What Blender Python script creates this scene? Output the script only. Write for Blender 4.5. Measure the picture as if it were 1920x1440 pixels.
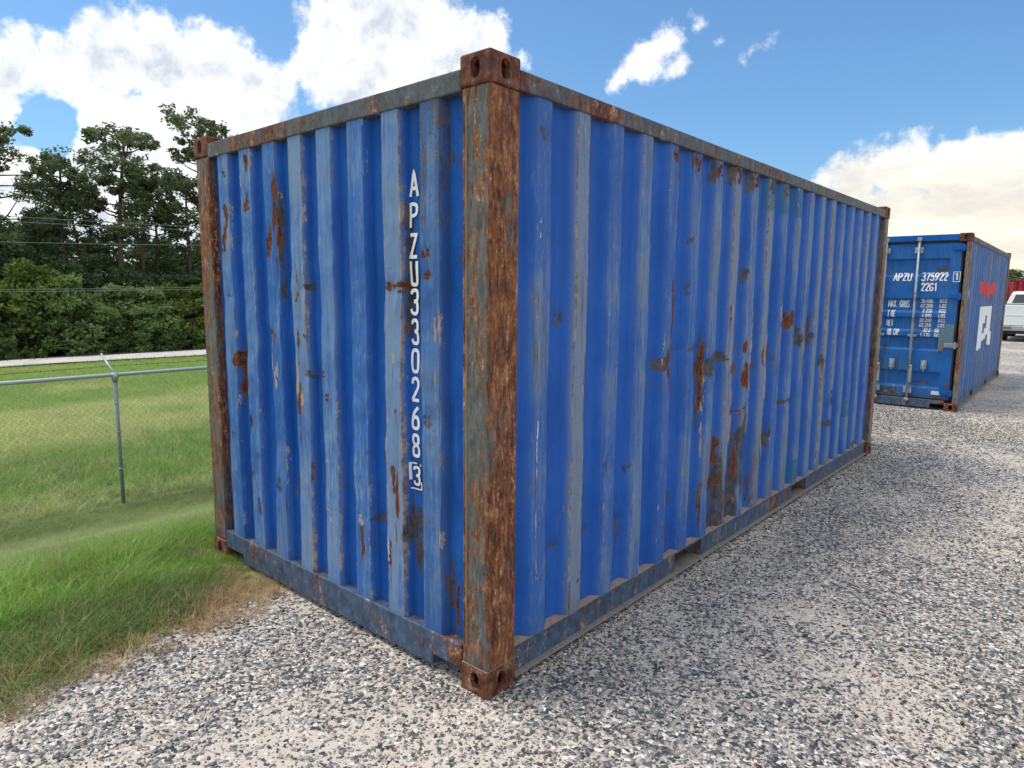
import bpy, bmesh, math, random
import numpy as np
from mathutils import Vector, Matrix

for o in list(bpy.data.objects):
    bpy.data.objects.remove(o)
SC = bpy.context.scene
COL = SC.collection
PI = math.pi
rnd = random.Random(7)
RN = np.random.RandomState(11)

# ---------------------------------------------------------------- camera
cam = bpy.data.cameras.new('camera')
cam.sensor_width = 36.0
cam.lens = 36.0 * 1275.145 / 1920.0
cam.clip_start = 0.05
cam.clip_end = 2000
camo = bpy.data.objects.new('camera', cam)
COL.objects.link(camo)
RC = ((0.75254804, 0.65847969, 0.00871454), (0.09498006, -0.09543479, -0.99089403), (-0.65165193, 0.74652307, -0.13436171))
CAM = Vector((1.80286, -1.92711, 1.69865))
m = Matrix.Identity(4)
for i in range(3):
    m[i][0] = RC[0][i]; m[i][1] = -RC[1][i]; m[i][2] = -RC[2][i]; m[i][3] = CAM[i]
camo.matrix_world = m
SC.camera = camo

# ---------------------------------------------------------------- light
SUN_EL, SUN_AZ = math.radians(67), math.radians(-122)   # azimuth clockwise from +Y
sun = bpy.data.lights.new('sun', 'SUN')
sun.energy = 1.5
sun.angle = math.radians(22)
sun.color = (1.0, 0.93, 0.82)
suno = bpy.data.objects.new('sun', sun)
COL.objects.link(suno)
sd = Vector((math.sin(SUN_AZ) * math.cos(SUN_EL), math.cos(SUN_AZ) * math.cos(SUN_EL), math.sin(SUN_EL)))
suno.rotation_euler = sd.to_track_quat('Z', 'Y').to_euler()
suno.location = (0, 0, 30)
SC.view_settings.view_transform = 'Standard'
SC.view_settings.look = 'None'
SC.view_settings.gamma = 1.0
SC.view_settings.use_curve_mapping = False
SC.view_settings.exposure = 0.70
SC.cycles.max_bounces = 6
SC.cycles.diffuse_bounces = 3
SC.cycles.use_denoising = True


class NT:
    """small helper to write node trees"""
    def __init__(s, tree):
        s.t = tree
        s.n = tree.nodes
        s.l = tree.links

    def new(s, typ, **kw):
        n = s.n.new(typ)
        for k, v in kw.items():
            setattr(n, k, v)
        return n

    def put(s, sock, v):
        if v is None:
            return
        if isinstance(v, bpy.types.NodeSocket):
            s.l.new(v, sock)
        elif isinstance(v, (tuple, list)):
            v = tuple(v)
            if sock.type == 'RGBA' and len(v) == 3:
                v = v + (1,)
            sock.default_value = v
        else:
            sock.default_value = v

    def math(s, op, a, b=None, c=None, clamp=False):
        n = s.new('ShaderNodeMath', operation=op, use_clamp=clamp)
        s.put(n.inputs[0], a); s.put(n.inputs[1], b)
        if c is not None:
            s.put(n.inputs[2], c)
        return n.outputs[0]

    def vmath(s, op, a, b=None, out=0):
        n = s.new('ShaderNodeVectorMath', operation=op)
        s.put(n.inputs[0], a); s.put(n.inputs[1], b)
        return n.outputs[out]

    def noise(s, vec, scale, detail=3, rough=0.5, out=0, dist=0.0):
        n = s.new('ShaderNodeTexNoise')
        s.put(n.inputs['Vector'], vec)
        n.inputs['Scale'].default_value = scale
        n.inputs['Detail'].default_value = detail
        n.inputs['Roughness'].default_value = rough
        n.inputs['Distortion'].default_value = dist
        return n.outputs[out]

    def smooth(s, v, lo, hi, a=0.0, b=1.0):
        n = s.new('ShaderNodeMapRange', interpolation_type='SMOOTHSTEP')
        s.put(n.inputs[0], v); s.put(n.inputs[1], lo); s.put(n.inputs[2], hi)
        s.put(n.inputs[3], a); s.put(n.inputs[4], b)
        return n.outputs[0]

    def mix(s, f, a, b, blend='MIX'):
        n = s.new('ShaderNodeMix', data_type='RGBA', blend_type=blend, clamp_factor=True)
        s.put(n.inputs[0], f); s.put(n.inputs[6], a); s.put(n.inputs[7], b)
        return n.outputs[2]

    def scale(s, vec, v3):
        n = s.new('ShaderNodeMapping')
        s.put(n.inputs['Vector'], vec)
        n.inputs['Scale'].default_value = v3
        return n.outputs[0]

    def attr(s, name, typ='GEOMETRY'):
        n = s.new('ShaderNodeAttribute', attribute_type=typ, attribute_name=name)
        return n

    def ramp(s, v, stops, interp='LINEAR'):
        n = s.new('ShaderNodeValToRGB')
        n.color_ramp.interpolation = interp
        el = n.color_ramp.elements
        while len(el) < len(stops):
            el.new(0.5)
        for e, (p, c) in zip(el, stops):
            e.position = p; e.color = tuple(c) + (1,)
        s.put(n.inputs[0], v)
        return n.outputs[0]

    def bump(s, h, strength=0.3, dist=0.01):
        n = s.new('ShaderNodeBump')
        n.inputs['Strength'].default_value = strength
        n.inputs['Distance'].default_value = dist
        s.put(n.inputs['Height'], h)
        return n.outputs[0]


# ---------------------------------------------------------------- world: blue sky with cumulus
CLOUDS=[(-0.938,0.24,0.249,0.04),(-0.926,0.283,0.252,0.045),(-0.906,0.325,0.27,0.058),(-0.891,0.369,0.265,0.067),(-0.868,0.415,0.272,0.059),(-0.855,0.464,0.232,0.059),(-0.834,0.491,0.254,0.033),(-0.897,0.394,0.2,0.083),(-0.925,0.329,0.192,0.054),(-0.859,0.473,0.195,0.06),(-0.952,0.229,0.201,0.032),(-0.94,0.308,0.147,0.048),(-0.965,0.236,0.116,0.057),(-0.92,0.373,0.121,0.097),(-0.957,0.28,0.077,0.097),(-0.946,0.221,0.238,0.042),(-0.779,0.536,0.325,0.051),(-0.744,0.576,0.338,0.065),(-0.704,0.632,0.324,0.07),(-0.67,0.676,0.308,0.058),(-0.796,0.538,0.277,0.046),(-0.762,0.589,0.269,0.065),(-0.718,0.643,0.266,0.062),(-0.639,0.694,0.33,0.023),(-0.615,0.726,0.308,0.016),(-0.703,0.596,0.387,0.076),(-0.465,0.825,0.32,0.027),(-0.491,0.817,0.3,0.032),(-0.516,0.809,0.283,0.018),(-0.457,0.839,0.297,0.021),(-0.425,0.838,0.341,0.014),(-0.407,0.856,0.318,0.01),(-0.407,0.867,0.289,0.009),(-0.388,0.872,0.297,0.01),(-0.37,0.878,0.304,0.01),(-0.353,0.884,0.308,0.008),(-0.251,0.945,0.208,0.019),(-0.261,0.955,0.14,0.044),(-0.21,0.967,0.146,0.054),(-0.149,0.98,0.135,0.063),(-0.089,0.987,0.136,0.059),(-0.173,0.981,0.087,0.071),(-0.094,0.993,0.077,0.076),(-0.236,0.968,0.089,0.05),(-0.282,0.957,0.071,0.059),(-0.025,0.994,0.102,0.079),(-0.967,0.166,0.191,0.077),(-0.983,0.148,0.107,0.105)]
FAINT=(-0.251,0.945,0.208)
world = bpy.data.worlds.new('World')
SC.world = world
world.use_nodes = True
W = NT(world.node_tree)
W.n.clear()
sky = W.new('ShaderNodeTexSky', sky_type='NISHITA')
sky.sun_disc = False
sky.sun_elevation = SUN_EL
sky.sun_rotation = SUN_AZ
sky.air_density = 1.0
sky.dust_density = 1.3
sky.ozone_density = 2.0
geo = W.new('ShaderNodeTexCoord').outputs['Generated']
nv = W.noise(geo, 9.0, 6, 0.6, out=1)
warp = W.vmath('SCALE', W.vmath('SUBTRACT', nv, (0.5, 0.5, 0.5)))
warp.node.inputs['Scale'].default_value = 0.045
dv = W.vmath('ADD', geo, warp)
best = None
for (x, y, z, r) in CLOUDS:
    if (x, y, z) == FAINT: continue
    d = W.vmath('DISTANCE', dv, (x, y, z), out=1)
    v = W.math('MULTIPLY_ADD', d, -1.0 / r, 1.0)
    v = W.math('MULTIPLY', v, min(1.0, r / 0.055))
    best = v if best is None else W.math('MAXIMUM', best, v)
hole = W.vmath('DISTANCE', dv, (-0.947, 0.264, 0.184), out=1)
holev = W.smooth(W.math('ADD', hole, W.math('MULTIPLY', W.math('SUBTRACT', W.noise(geo, 30, 5, 0.6), 0.5), 0.035)), 0.012, 0.042, -0.9, 0.0)
fine = W.noise(geo, 26.0, 7, 0.62)
crs = W.noise(geo, 7.0, 5, 0.55)
# the rest of the sky, away from the view
gen = W.noise(W.scale(geo, (1, 1, 1.8)), 2.1, 7, 0.58)
vd = W.vmath('DISTANCE', geo, (RC[2][0], RC[2][1], 0.15), out=1)
away = W.smooth(vd, 0.72, 1.0, 0.0, 1.0)
genv = W.math('MULTIPLY', W.math('SUBTRACT', gen, 0.40), 4.0)
genv = W.math('SUBTRACT', W.math('MULTIPLY', W.math('ADD', genv, 1.0), away), 1.0)
body = W.math('MAXIMUM', best, genv)
body = W.math('ADD', body, holev)
dens = W.math('ADD', body, W.math('MULTIPLY', W.math('SUBTRACT', fine, 0.47), 1.35))
mask = W.smooth(dens, 0.0, 0.42)
# puffs: difference of the noise towards the sun
off = W.vmath('ADD', geo, tuple(0.02 * c for c in sd))
crs2 = W.noise(off, 13.0, 6, 0.62)
crs1 = W.noise(geo, 13.0, 6, 0.62)
puff = W.math('MULTIPLY_ADD', W.math('SUBTRACT', crs1, crs2), 2.6, 0.5)
thick = W.smooth(dens, 0.15, 1.0)
shade = W.math('SUBTRACT', puff, W.math('MULTIPLY', thick, 0.22))
ccol = W.ramp(shade, [(0.0, (0.50, 0.54, 0.60)), (0.42, (0.76, 0.79, 0.82)), (0.8, (1.0, 0.99, 0.97))])
sep = W.new('ShaderNodeSeparateXYZ')
W.put(sep.inputs[0], geo)
warmth = W.math('MULTIPLY', W.smooth(sep.outputs[2], 0.06, 0.30, 1.0, 0.0), W.smooth(W.vmath('DISTANCE', geo, (-0.05, 0.98, 0.12), out=1), 0.25, 0.7, 1.0, 0.0))
ccol = W.mix(warmth, ccol, W.mix(W.smooth(W.noise(W.scale(geo, (1, 1, 2.5)), 6.0, 5, 0.6), 0.35, 0.65), (0.60, 0.57, 0.52), (0.90, 0.83, 0.68)))
CLOUD_V = 8.6
ccol = W.vmath('SCALE', ccol)
ccol.node.inputs['Scale'].default_value = CLOUD_V
skyc = W.mix(1.0, sky.outputs[0], (0.62, 0.89, 1.06), 'MULTIPLY')
col = W.mix(mask, skyc, ccol)
bg = W.new('ShaderNodeBackground')
W.put(bg.inputs[0], col)
bg.inputs[1].default_value = 0.10
out = W.new('ShaderNodeOutputWorld')
W.l.new(bg.outputs[0], out.inputs[0])

# ---------------------------------------------------------------- helpers
def tag(o, label=None, cat=None, group=None, kind=None):
    if label: o['label'] = label
    if cat: o['category'] = cat
    if group: o['group'] = group
    if kind: o['kind'] = kind
    return o


def empty(name, loc=(0, 0, 0), rz=0.0, parent=None):
    o = bpy.data.objects.new(name, None)
    o.empty_display_size = 0.3
    COL.objects.link(o)
    o.location = loc
    o.rotation_euler = (0, 0, rz)
    if parent: o.parent = parent
    return o


def link(name, me, mat=None, parent=None, smooth=False):
    o = bpy.data.objects.new(name, me)
    COL.objects.link(o)
    if mat is not None and not me.materials:
        me.materials.append(mat)
    if parent is not None:
        o.parent = parent
    if smooth:
        me.polygons.foreach_set('use_smooth', [True] * len(me.polygons))
    return o


def npmesh(name, V, F, smooth=False):
    """mesh from arrays; F is (n,3) or (n,4)"""
    V = np.asarray(V, dtype=np.float32); F = np.asarray(F, dtype=np.int32)
    me = bpy.data.meshes.new(name)
    me.vertices.add(len(V)); me.vertices.foreach_set('co', V.ravel())
    k = F.shape[1]
    me.loops.add(F.size); me.loops.foreach_set('vertex_index', F.ravel())
    me.polygons.add(len(F))
    me.polygons.foreach_set('loop_start', np.arange(0, F.size, k, dtype=np.int32))
    me.polygons.foreach_set('loop_total', np.full(len(F), k, dtype=np.int32))
    if smooth:
        me.polygons.foreach_set('use_smooth', np.ones(len(F), dtype=bool))
    me.update(calc_edges=True)
    me.validate()
    return me


class MB:
    """collects simple solids into one mesh"""
    def __init__(s):
        s.v = []; s.f = []

    def add(s, V, F):
        n = len(s.v)
        s.v += [tuple(p) for p in V]
        s.f += [tuple(i + n for i in f) for f in F]
        return s

    def box(s, x0, x1, y0, y1, z0, z1):
        x0, x1 = min(x0, x1), max(x0, x1); y0, y1 = min(y0, y1), max(y0, y1); z0, z1 = min(z0, z1), max(z0, z1)
        V = [(x0, y0, z0), (x1, y0, z0), (x1, y1, z0), (x0, y1, z0), (x0, y0, z1), (x1, y0, z1), (x1, y1, z1), (x0, y1, z1)]
        return s.add(V, [(0, 3, 2, 1), (4, 5, 6, 7), (0, 1, 5, 4), (1, 2, 6, 5), (2, 3, 7, 6), (3, 0, 4, 7)])

    def tube(s, pts, r, n=8, r1=None):
        pts = [Vector(p) for p in pts]
        k = len(pts); V = []; F = []
        for i, p in enumerate(pts):
            t = (pts[min(i + 1, k - 1)] - pts[max(i - 1, 0)]).normalized()
            a = t.orthogonal().normalized() if i == 0 else (a - t * a.dot(t)).normalized()
            b = t.cross(a)
            rr = r if r1 is None else r + (r1 - r) * i / (k - 1)
            for j in range(n):
                an = 2 * PI * j / n
                V.append(p + (a * math.cos(an) + b * math.sin(an)) * rr)
        for i in range(k - 1):
            for j in range(n):
                F.append((i * n + j, i * n + (j + 1) % n, (i + 1) * n + (j + 1) % n, (i + 1) * n + j))
        F.append(tuple(range(n - 1, -1, -1))); F.append(tuple((k - 1) * n + j for j in range(n)))
        return s.add(V, F)

    def prism(s, poly, f0, f1):
        """poly: 2-D outline; f0, f1 map a 2-D point to the two 3-D caps"""
        n = len(poly)
        V = [f0(p) for p in poly] + [f1(p) for p in poly]
        F = [tuple(range(n)), tuple(range(2 * n - 1, n - 1, -1))]
        F += [(i, n + i, n + (i + 1) % n, (i + 1) % n) for i in range(n)]
        return s.add(V, F)

    def mesh(s, name, bevel=0.0, seg=1, T=None):
        me = bpy.data.meshes.new(name)
        V = s.v if T is None else [T(p) for p in s.v]
        me.from_pydata([tuple(p) for p in V], [], s.f)
        bm = bmesh.new(); bm.from_mesh(me)
        bmesh.ops.recalc_face_normals(bm, faces=bm.faces)
        if bevel > 0:
            es = [e for e in bm.edges if len(e.link_faces) == 2 and e.calc_face_angle(0) > 0.6]
            bmesh.ops.bevel(bm, geom=es, offset=bevel, segments=seg, affect='EDGES', profile=0.5)
        bm.to_mesh(me); bm.free()
        return me

    def build(s, name, mat, parent=None, bevel=0.0, seg=1, T=None, smooth=False):
        return link(name, s.mesh(name, bevel, seg, T), mat, parent, smooth)


def vnoise(x, y, sx, sy, seed, octaves=1):
    """smooth value noise in -1..1 on numpy arrays"""
    out = 0.0; amp = 1.0; tot = 0.0
    for o in range(octaves):
        r = np.random.RandomState(seed + o * 17).rand(67, 61) * 2 - 1
        gx = np.asarray(x) / sx; gy = np.asarray(y) / sy
        ix = np.floor(gx).astype(int); iy = np.floor(gy).astype(int)
        fx = gx - ix; fy = gy - iy
        fx = fx * fx * (3 - 2 * fx); fy = fy * fy * (3 - 2 * fy)
        g = lambda a, b: r[a % 67, b % 61]
        v = (g(ix, iy) * (1 - fx) + g(ix + 1, iy) * fx) * (1 - fy) + (g(ix, iy + 1) * (1 - fx) + g(ix + 1, iy + 1) * fx) * fy
        out = out + v * amp; tot += amp; amp *= 0.5; sx *= 0.5; sy *= 0.5
    return out / tot


def sstep(x, a, b):
    t = np.clip((np.asarray(x, dtype=float) - a) / (b - a), 0, 1)
    return t * t * (3 - 2 * t)


# ---------------------------------------------------------------- materials
def newmat(name):
    mt = bpy.data.materials.new(name)
    mt.use_nodes = True
    g = NT(mt.node_tree)
    bs = g.n['Principled BSDF']
    return mt, g, bs


def simple(name, colr, rough=0.6, metal=0.0, var=0.25, scale=8.0, bump=0.1, spec=0.4, dirt=None):
    mt, g, bs = newmat(name)
    oc = g.new('ShaderNodeTexCoord').outputs['Object']
    n = g.noise(oc, scale, 5, 0.6)
    lo = tuple(c * (1 - var) for c in colr); hi = tuple(min(1, c * (1 + var)) for c in colr)
    c = g.mix(n, lo, hi)
    if dirt:
        n2 = g.noise(oc, scale * 0.35, 6, 0.65)
        c = g.mix(g.smooth(n2, 0.5, 0.68), c, dirt)
    g.put(bs.inputs['Base Color'], c)
    bs.inputs['Roughness'].default_value = rough
    bs.inputs['Metallic'].default_value = metal
    bs.inputs['Specular IOR Level'].default_value = spec
    if bump:
        g.put(bs.inputs['Normal'], g.bump(n, bump, 0.005))
    return mt


def wall_paint(name, blue, faded, seed, streak=1.0):
    """container paint; the worn spots come with the mesh as wear_a (rust, primer, grime), wear_b (patch, white, fade) and wear_c (rib edge, rib tone)"""
    mt, g, bs = newmat(name)
    oc = g.vmath('ADD', g.new('ShaderNodeTexCoord').outputs['Object'], (seed * 3.1, seed * 1.7, 0.0))
    a = g.attr('wear_a'); b = g.attr('wear_b'); cc = g.attr('wear_c')
    sa = g.new('ShaderNodeSeparateColor'); g.put(sa.inputs[0], a.outputs['Color'])
    sb = g.new('ShaderNodeSeparateColor'); g.put(sb.inputs[0], b.outputs['Color'])
    sc3 = g.new('ShaderNodeSeparateColor'); g.put(sc3.inputs[0], cc.outputs['Color'])
    rust, primer, grime = sa.outputs; patch, white, fade = sb.outputs; edge, tone, _u = sc3.outputs
    big = g.noise(oc, 1.6, 5, 0.6)
    mid = g.noise(oc, 17, 7, 0.68, dist=0.6)
    fin = g.noise(oc, 85, 5, 0.72)
    strk = g.noise(g.scale(oc, (45, 45, 1.3)), 1.0, 6, 0.64)
    strk2 = g.noise(g.scale(oc, (120, 120, 5.0)), 1.0, 5, 0.65)
    scr = g.noise(g.scale(oc, (60, 60, 9)), 1.0, 6, 0.7, dist=1.2)
    hor = g.noise(g.scale(oc, (7, 7, 75.0)), 1.0, 5, 0.65, dist=1.5)
    cen = lambda s, k: g.math('MULTIPLY', g.math('SUBTRACT', s, 0.5), k)
    jag = g.math('ADD', cen(mid, 1.5), g.math('ADD', cen(fin, 1.6), cen(scr, 2.4)))
    c = g.mix(g.smooth(big, 0.3, 0.7), blue, tuple(min(1, x * 1.35) for x in blue))
    c = g.mix(g.smooth(mid, 0.5, 0.75, 0.0, 0.25), c, tuple(x * 0.6 for x in blue))
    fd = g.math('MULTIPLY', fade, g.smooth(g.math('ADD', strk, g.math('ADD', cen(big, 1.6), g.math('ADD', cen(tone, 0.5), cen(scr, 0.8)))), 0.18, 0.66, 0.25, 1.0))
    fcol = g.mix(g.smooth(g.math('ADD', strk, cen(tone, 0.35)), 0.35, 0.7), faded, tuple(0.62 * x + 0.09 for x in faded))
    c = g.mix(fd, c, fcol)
    c = g.mix(g.math('MULTIPLY', g.smooth(strk, 0.55, 0.75), 0.16 * streak), c, tuple(0.6 * x + 0.10 for x in faded))
    # thin rusty and dark runs
    run = g.noise(g.scale(oc, (75, 75, 1.0)), 1.0, 6, 0.7, dist=0.4)
    rn = g.math('MULTIPLY', g.smooth(g.math('ADD', run, cen(big, 0.5)), 0.60, 0.68), g.math('MULTIPLY_ADD', fade, 0.50, 0.14))
    c = g.mix(rn, c, g.mix(mid, (0.05, 0.055, 0.05), (0.20, 0.10, 0.055)))
    # dull grey-green film running down
    film = g.math('MULTIPLY', g.smooth(g.math('ADD', strk2, cen(big, 0.7)), 0.50, 0.72), g.math('MULTIPLY_ADD', fade, 0.50, 0.06))
    c = g.mix(film, c, (0.095, 0.115, 0.125))
    # scuffs and scratches
    s1 = g.math('MULTIPLY', g.smooth(g.math('ADD', scr, cen(fin, 0.35)), 0.57, 0.66), g.math('MULTIPLY_ADD', fade, 0.55, 0.01))
    c = g.mix(s1, c, (0.22, 0.255, 0.30))
    s2 = g.math('MULTIPLY', g.smooth(hor, 0.66, 0.70), g.math('MULTIPLY_ADD', fade, 0.55, 0.02))
    c = g.mix(s2, c, (0.07, 0.075, 0.08))
    c = g.mix(g.math('MULTIPLY', patch, 0.85), c, (0.010, 0.115, 0.20))
    # worn rib edges: primer and thin rust
    ev = g.math('ADD', g.math('MULTIPLY', edge, 0.56), g.math('ADD', g.math('MULTIPLY', jag, 0.42), g.math('ADD', cen(tone, 0.30), cen(big, 0.5))))
    em = g.smooth(ev, 0.39, 0.48)
    c = g.mix(g.math('MULTIPLY', em, 0.8), c, g.mix(g.smooth(mid, 0.42, 0.58), (0.16, 0.075, 0.04), (0.34, 0.29, 0.25)))
    # grime
    c = g.mix(g.math('MULTIPLY', g.smooth(grime, 0.0, 0.8), 0.50), c, (0.055, 0.08, 0.095))
    gm = g.smooth(g.math('ADD', grime, g.math('MULTIPLY', jag, 0.45)), 0.42, 0.60)
    c = g.mix(g.math('MULTIPLY', gm, 0.80), c, g.mix(g.smooth(mid, 0.35, 0.65), (0.030, 0.034, 0.026), (0.13, 0.085, 0.045)))
    # rust halo, primer ring, rust
    c = g.mix(g.math('MULTIPLY', g.smooth(rust, 0.02, 0.7), 0.45), c, (0.13, 0.095, 0.075))
    pm = g.smooth(g.math('ADD', primer, g.math('MULTIPLY', jag, 0.50)), 0.46, 0.55)
    c = g.mix(g.math('MULTIPLY', pm, 0.85), c, g.mix(mid, (0.36, 0.22, 0.11), (0.50, 0.42, 0.33)))
    rm = g.smooth(g.math('ADD', rust, g.math('MULTIPLY', jag, 0.55)), 0.40, 0.54)
    rustc = g.mix(g.smooth(g.math('ADD', fin, cen(scr, 1.0)), 0.35, 0.65), (0.045, 0.018, 0.012), (0.20, 0.065, 0.026))
    c = g.mix(rm, c, rustc)
    wm = g.smooth(g.math('ADD', white, g.math('MULTIPLY', jag, 0.6)), 0.45, 0.55)
    c = g.mix(g.math('MULTIPLY', wm, 0.75), c, (0.60, 0.64, 0.68))
    g.put(bs.inputs['Base Color'], c)
    r = g.math('ADD', 0.56, g.math('MULTIPLY', fade, 0.14))
    r = g.math('ADD', r, g.math('MULTIPLY', g.math('MAXIMUM', rm, em), 0.3), clamp=True)
    r = g.math('ADD', r, cen(mid, 0.25), clamp=True)
    g.put(bs.inputs['Roughness'], r)
    bs.inputs['Specular IOR Level'].default_value = 0.18
    dmg = g.math('MAXIMUM', g.math('MAXIMUM', rm, pm), em)
    h = g.math('ADD', g.math('MULTIPLY', fin, 0.35), g.math('MULTIPLY', dmg, g.math('MULTIPLY_ADD', fin, 1.6, -1.2)))
    h = g.math('ADD', h, g.math('MULTIPLY', g.noise(oc, 9, 2), 1.2))
    g.put(bs.inputs['Normal'], g.bump(h, 0.28, 0.006))
    return mt


def rusty_steel(name, rustmix, paint=(0.085, 0.10, 0.115), seed=0.0, orange=0.5, vertical=True, faces=0.0):
    """old frame steel: grey-blue paint gone to rust in long streaks; faces: how much less the -Y face has rusted than the +X one"""
    mt, g, bs = newmat(name)
    tc = g.new('ShaderNodeTexCoord')
    oc = g.vmath('ADD', tc.outputs['Object'], (seed, seed * 0.7, 0))
    sc = (20, 20, 1.6) if vertical else (7, 7, 5)
    cen = lambda s, k: g.math('MULTIPLY', g.math('SUBTRACT', s, 0.5), k)
    s1 = g.noise(g.scale(oc, sc), 1.0, 8, 0.68, dist=0.5)
    s2 = g.noise(g.scale(oc, (60, 60, 14) if vertical else (24, 24, 14)), 1.0, 7, 0.72, dist=0.4)
    f1 = g.noise(oc, 60, 6, 0.72)
    f2 = g.noise(g.scale(oc, (15, 15, 7) if vertical else (9, 9, 9)), 1.0, 7, 0.68, dist=0.7)
    big = g.noise(oc, 1.3, 3, 0.5)
    v = g.math('ADD', g.math('MULTIPLY', s1, 0.55), g.math('MULTIPLY', f2, 0.45))
    v = g.math('ADD', v, g.math('ADD', cen(f1, 0.35), cen(big, 0.5)))
    if faces:
        sp = g.new('ShaderNodeSeparateXYZ'); g.put(sp.inputs[0], tc.outputs['Normal'])
        v = g.math('ADD', v, g.math('MULTIPLY', sp.outputs[1], faces))
        ob = g.new('ShaderNodeSeparateXYZ'); g.put(ob.inputs[0], tc.outputs['Object'])
        # arris and the outer edges of the post have rusted first
        ax = g.math('MINIMUM', g.math('ABSOLUTE', ob.outputs[0]), g.math('MINIMUM', g.math('ABSOLUTE', g.math('ADD', ob.outputs[0], 0.148)), 9.0))
        v = g.math('ADD', v, g.math('MULTIPLY', g.smooth(ax, 0.0, 0.03, 1.0, 0.0), 0.10))
    rm = g.smooth(v, 0.56 - rustmix * 0.28, 0.64 - rustmix * 0.28)
    pc = g.mix(g.smooth(s2, 0.3, 0.7), tuple(c * 0.6 for c in paint), tuple(c * 1.6 for c in paint))
    pc = g.mix(g.smooth(s1, 0.5, 0.7, 0.0, 0.7), pc, (0.15, 0.125, 0.10))
    pc = g.mix(g.smooth(f1, 0.55, 0.72, 0.0, 0.5), pc, (0.20, 0.17, 0.13))
    rv = g.math('ADD', g.math('ADD', g.math('MULTIPLY', s2, 0.45), g.math('MULTIPLY', f2, 0.35)), g.math('MULTIPLY', f1, 0.2))
    rc = g.ramp(rv, [(0.37, (0.030, 0.013, 0.010)), (0.45, (0.085, 0.030, 0.018)), (0.50, (0.22 * (0.6 + orange), 0.078 * (0.6 + orange), 0.028)), (0.56, (0.34 * (.6 + orange), 0.16 * (.6 + orange), 0.060)), (0.62, (0.48 * (.75 + .5 * orange), 0.31 * (.75 + .5 * orange), 0.17))])
    c = g.mix(rm, pc, rc)
    chip = g.smooth(g.math('ADD', s2, g.math('ADD', cen(f1, 0.8), cen(s1, 0.8))), 0.66, 0.73)
    c = g.mix(g.math('MULTIPLY', chip, 0.65), c, (0.48, 0.35, 0.22))
    g.put(bs.inputs['Base Color'], c)
    g.put(bs.inputs['Roughness'], g.math('MULTIPLY_ADD', rm, 0.25, 0.55))
    bs.inputs['Specular IOR Level'].default_value = 0.3
    h = g.math('ADD', g.math('MULTIPLY', rm, 0.6), g.math('ADD', g.math('MULTIPLY', f1, 0.8), g.math('MULTIPLY', s2, 0.5)))
    g.put(bs.inputs['Normal'], g.bump(h, 0.5, 0.004))
    return mt


M = {}
M['blue'] = wall_paint('blue_wall_paint', (0.006, 0.078, 0.33), (0.155, 0.31, 0.56), 0.0)  # deep base against pale faded tone also paints shade into the recesses
M['blue_side'] = wall_paint('blue_side_paint', (0.009, 0.083, 0.355), (0.15, 0.25, 0.42), 2.0)
M['blue2'] = wall_paint('second_blue_paint', (0.004, 0.09, 0.33), (0.02, 0.15, 0.38), 5.0, 0.6)
M['blue2_side'] = wall_paint('second_side_paint', (0.04, 0.12, 0.34), (0.13, 0.20, 0.34), 7.0)
M['red_wall'] = wall_paint('red_container_paint', (0.25, 0.015, 0.035), (0.30, 0.04, 0.06), 3.0)
M['red_wall2'] = wall_paint('bright_red_container_paint', (0.55, 0.03, 0.04), (0.55, 0.08, 0.08), 4.0)
M['post'] = rusty_steel('rusty_post_steel', 0.42, paint=(0.10, 0.105, 0.10), orange=0.25, faces=0.025)
M['post_far'] = rusty_steel('brown_post_steel', 0.28, paint=(0.17, 0.145, 0.125), seed=4.0, orange=0.2)
M['casting'] = rusty_steel('cast_steel_rust', 0.85, paint=(0.045, 0.028, 0.026), seed=2.0, orange=0.02, vertical=False)
M['casting_low'] = rusty_steel('cast_steel_orange_rust', 0.9, paint=(0.06, 0.035, 0.028), seed=9.0, orange=0.10, vertical=False)
M['rail'] = rusty_steel('rail_steel', 0.05, paint=(0.075, 0.105, 0.165), seed=6.0, orange=0.1, vertical=False)
M['rail_top'] = rusty_steel('top_rail_steel', 0.10, paint=(0.072, 0.080, 0.090), seed=8.0, orange=0.1, vertical=False)
M['rail_low'] = rusty_steel('bottom_rail_steel', 0.0, paint=(0.055, 0.09, 0.15), seed=12.0, orange=0.1, vertical=False)
M['dust'] = simple('dusty_ledge', (0.27, 0.205, 0.165), 0.9, var=0.35, scale=25, bump=0.4)
M['flange'] = simple('scuffed_flange', (0.24, 0.22, 0.20), 0.75, var=0.35, scale=20, bump=0.3)
M['galv'] = simple('galvanised_steel', (0.40, 0.46, 0.48), 0.45, 0.35, var=0.15, scale=20)
M['galv_dull'] = simple('dull_galvanised_steel', (0.27, 0.31, 0.33), 0.5, 0.3, var=0.2, scale=20)
M['wire'] = simple('galvanised_wire', (0.30, 0.32, 0.31), 0.5, 0.5, var=0.2, scale=9, bump=0)
M['barb'] = simple('barbed_wire_steel', (0.12, 0.10, 0.07), 0.7, 0.2, var=0.2, scale=9, bump=0)
M['cable'] = simple('cable_aluminium', (0.17, 0.19, 0.18), 0.6, 0.2, var=0.1, scale=1, bump=0)
M['white'] = simple('white_marking', (0.82, 0.84, 0.85), 0.5, var=0.06, scale=30, bump=0)
M['white_worn'] = simple('worn_white_marking', (0.62, 0.67, 0.72), 0.55, var=0.25, scale=60, bump=0, dirt=(0.35, 0.42, 0.5))
M['chalk'] = simple('chalk_marking', (0.28, 0.34, 0.42), 0.9, var=0.5, scale=60, bump=0)
M['red'] = simple('red_marking', (0.62, 0.035, 0.04), 0.5, var=0.1, scale=20, bump=0)
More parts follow.
